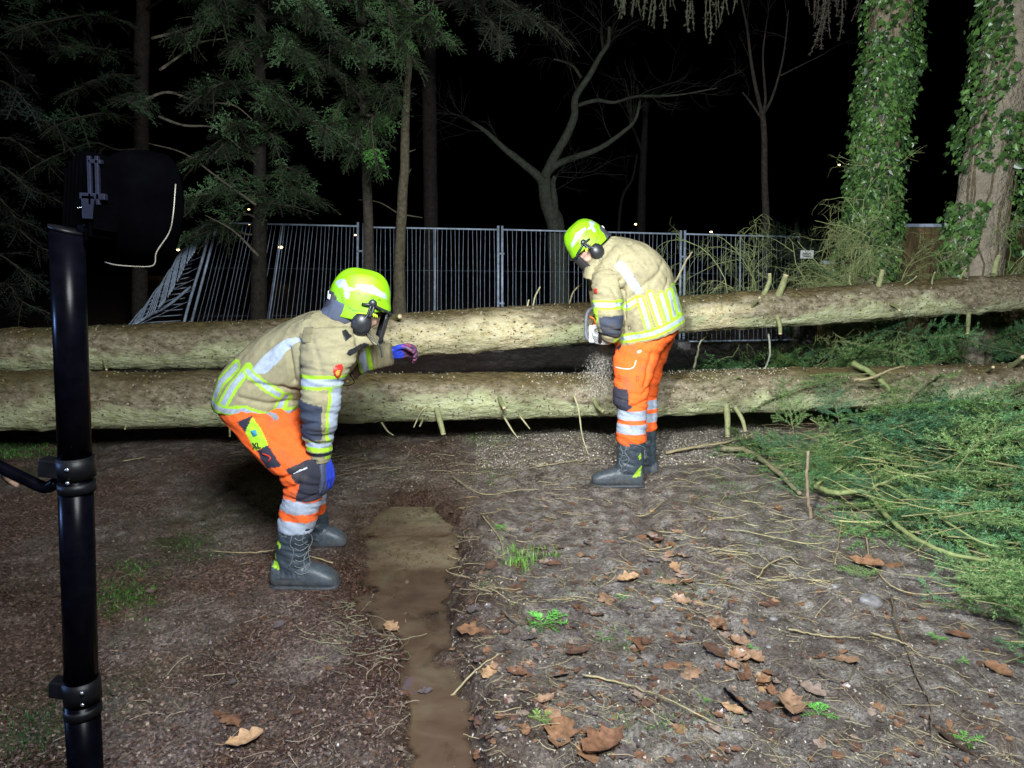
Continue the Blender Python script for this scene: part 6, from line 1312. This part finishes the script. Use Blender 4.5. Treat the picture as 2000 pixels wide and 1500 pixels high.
# ================= floodlight on its mast, left foreground =================
ym = 1.42; fl_ = empty('light_mast', tuple(W(172, 1500, ym)*[1, 1, 0]+[.05, 0, 0]), 'black telescopic floodlight mast in the left foreground', 'light mast')
top, mid_, low_ = W(130, 452, ym), W(147, 905, ym), W(172, 1500, ym); base = low_+(low_-mid_)/(mid_[2]-low_[2])*low_[2]
def mtube(a, b_, r, nm, mat=M['black_metal'], par=fl_, n=28): V, Q, T = tube([a, (np.array(a)+b_)/2, b_], r, n); return MB().add(V, Q, T).build(nm, mat, par)
mtube(top, mid_, .031, 'upper_tube'); mtube(mid_, W(160, 1370, ym), .033, 'middle_tube'); mtube(W(160, 1370, ym), base+[0, 0, .02], .035, 'lower_tube')
for (a, c, hh) in ((148, 912, .022), (150, 950, .010), (160, 1345, .024), (162, 1385, .010)): p = W(a, c, ym); mtube(p+[0, 0, hh], p-[0, 0, hh], .0355 if c < 1000 else .0375, 'collar', M['clamp_black'])
for (a, c) in ((103, 913), (122, 1343)):
    p = W(a, c, ym-.01); V, Q = box(p, (.022, .016, .019), np.array(Matrix.Rotation(.15, 3, 'Y'))); bevel(MB().add(V, Q).build('clamp_lug', M['clamp_black'], fl_, False), .004)
for (a, c) in ((131, 918), (132, 944), (160, 1354), (161, 1377)): V, Q = ellipsoid(W(a, c, ym-.037), (.004, .003, .004), n=12, m=8); MB().add(V, Q).build('screw', M['steel'], fl_)
mtube(W(106, 462, ym)+[0, 0, .003], W(106, 462, ym)-[0, 0, .003], .006, 'cap_bolt', M['steel'])
V, Q, T = tube([W(130, 452, ym), W(131, 446, ym)], .0325, 28); MB().add(V, Q, T).build('mast_cap', M['clamp_black'], fl_)
mtube(W(152, 448, ym), W(215, 452, ym+.02), .010, 'head_arm')
V, Q, T = tube(spline([W(-60, 880, ym), W(0, 912, ym), W(50, 936, ym), W(88, 952, ym), W(112, 942, ym)], 6), .0125, 12); MB().add(V, Q, T).build('brace_arm', M['black_metal'], fl_)
V, Q, T = tube([(base[0], base[1], .0), (base[0], base[1], .03)], .12, 28); MB().add(V, Q, T).build('base_plate', M['black_metal'], fl_)
# lamp head
M['rim_glint_pale'] = simple('rim_glint_pale', (.10, .09, .07), .4, bm=0); M['matt_black'] = simple('matt_black', (.0005, .0005, .0007), .8, bm=.1, spec=0.)
hd = empty('floodlight', tuple(W(250, 410, ym+.08)), 'round black floodlight head seen from behind on top of the mast', 'floodlight'); cH = W(256, 405, ym+.10)
fx = Matrix.Rotation(R(-38), 3, 'Z')@Matrix.Rotation(R(-8), 3, 'X'); Hm = np.array(fx)  # local y = beam direction
prof = [(-.075, .0), (-.072, .045), (-.055, .078), (-.02, .100), (.02, .108), (.055, .110), (.062, .106), (.060, .095), (.02, .085)]
th = np.arange(40)*2*math.pi/40; V = np.array([[r*math.cos(a)*.90, yy, r*math.sin(a)*1.12] for yy, r in prof for a in th]); i, j = np.meshgrid(np.arange(len(prof)-1), np.arange(40), indexing='ij'); j2 = (j+1) % 40
Q = np.stack([i*40+j, (i+1)*40+j, (i+1)*40+j2, i*40+j2], -1).reshape(-1, 4); MB().add(V@Hm.T+cH, Q).build('housing', M['matt_black'], hd)
for k in range(9):   # cooling fins across the back
    xk = (k-4)*.018; L = .09*math.sqrt(max(.05, 1-(xk/.1)**2)); Vb, Qb = box((xk, -.078, 0), (.0016, .022, L)); MB().add(Vb@Hm.T+cH, Qb).build('cooling_fin', M['matt_black'], hd, False)
Vb, Qb = ellipsoid((0, .05, 0), (.088, .006, .108), n=32, m=10); MB().add(Vb@Hm.T+cH, Qb).build('lens', simple('lens', (.08, .09, .1), .1, bm=0), hd)
br = MB()   # slotted bracket on the near side
for (a, c, wd, hh) in ((176, 345, .0035, .045), (191, 345, .0035, .045)): Vb, Qb = box(W(a, c+8, ym-.02), (wd, .004, hh), np.array(Matrix.Rotation(.07, 3, 'Y'))); br.add(Vb, Qb)
for (a, c, wd, hh) in ((187, 316, .012, .004), (183, 384, .024, .006), (176, 405, .013, .022)): Vb, Qb = box(W(a, c, ym-.018), (wd, .006, hh), np.array(Matrix.Rotation(.05, 3, 'Y'))); br.add(Vb, Qb)
bevel(br.build('tilt_bracket', simple('bracket_metal', (.004, .0045, .011), .6, 0, spec=.15), hd, False), .0015)
V, Q, T = tube(spline([W(205, 512, ym+.06), W(230, 518, ym+.05), W(285, 521, ym+.05), W(302, 515, ym+.05), W(306, 492, ym+.05), W(330, 455, ym+.06), W(338, 420, ym+.06), W(343, 360, ym+.08)], 5), .0013, 8); MB().add(V, Q, T).build('rim_glint', M['rim_glint_pale'], hd)  # thin pale strand standing in for light caught on the housing rim
for k in range(5): V, Q = ellipsoid(W(152+k*3.6, 406-k*.6, ym-.02), (.0013,)*3, n=8, m=6); MB().add(V, Q).build('rivet', M['steel'], hd)
V, Q, T = tube(spline([W(165, 446, ym), W(190, 440, ym+.02), W(215, 430, ym+.03), W(225, 420, ym+.05)], 5), .007, 8); MB().add(V, Q, T).build('cable', M['rubber'], hd)
# small blue-ended stake at the left edge
sk = empty('marker_stake', tuple(G(5, 945)), 'small pinkish stick with a blue end on the ground at the far left', 'stake'); a, c = G(4, 938)+[0, 0, .03], G(34, 952)+[0, 0, .015]
V, Q, T = tube([a, c], .014, 8); MB().add(V, Q, T, c=(.5, .33, .24)).build('stick', M['twig'], sk, colors=True); V, Q, T = tube([a+(a-c)*.25, a+(c-a)*.02], .018, 10); MB().add(V, Q, T).build('blue_end', simple('blue_plastic', (.05, .2, .5), .4), sk)
bpy.context.view_layer.update()
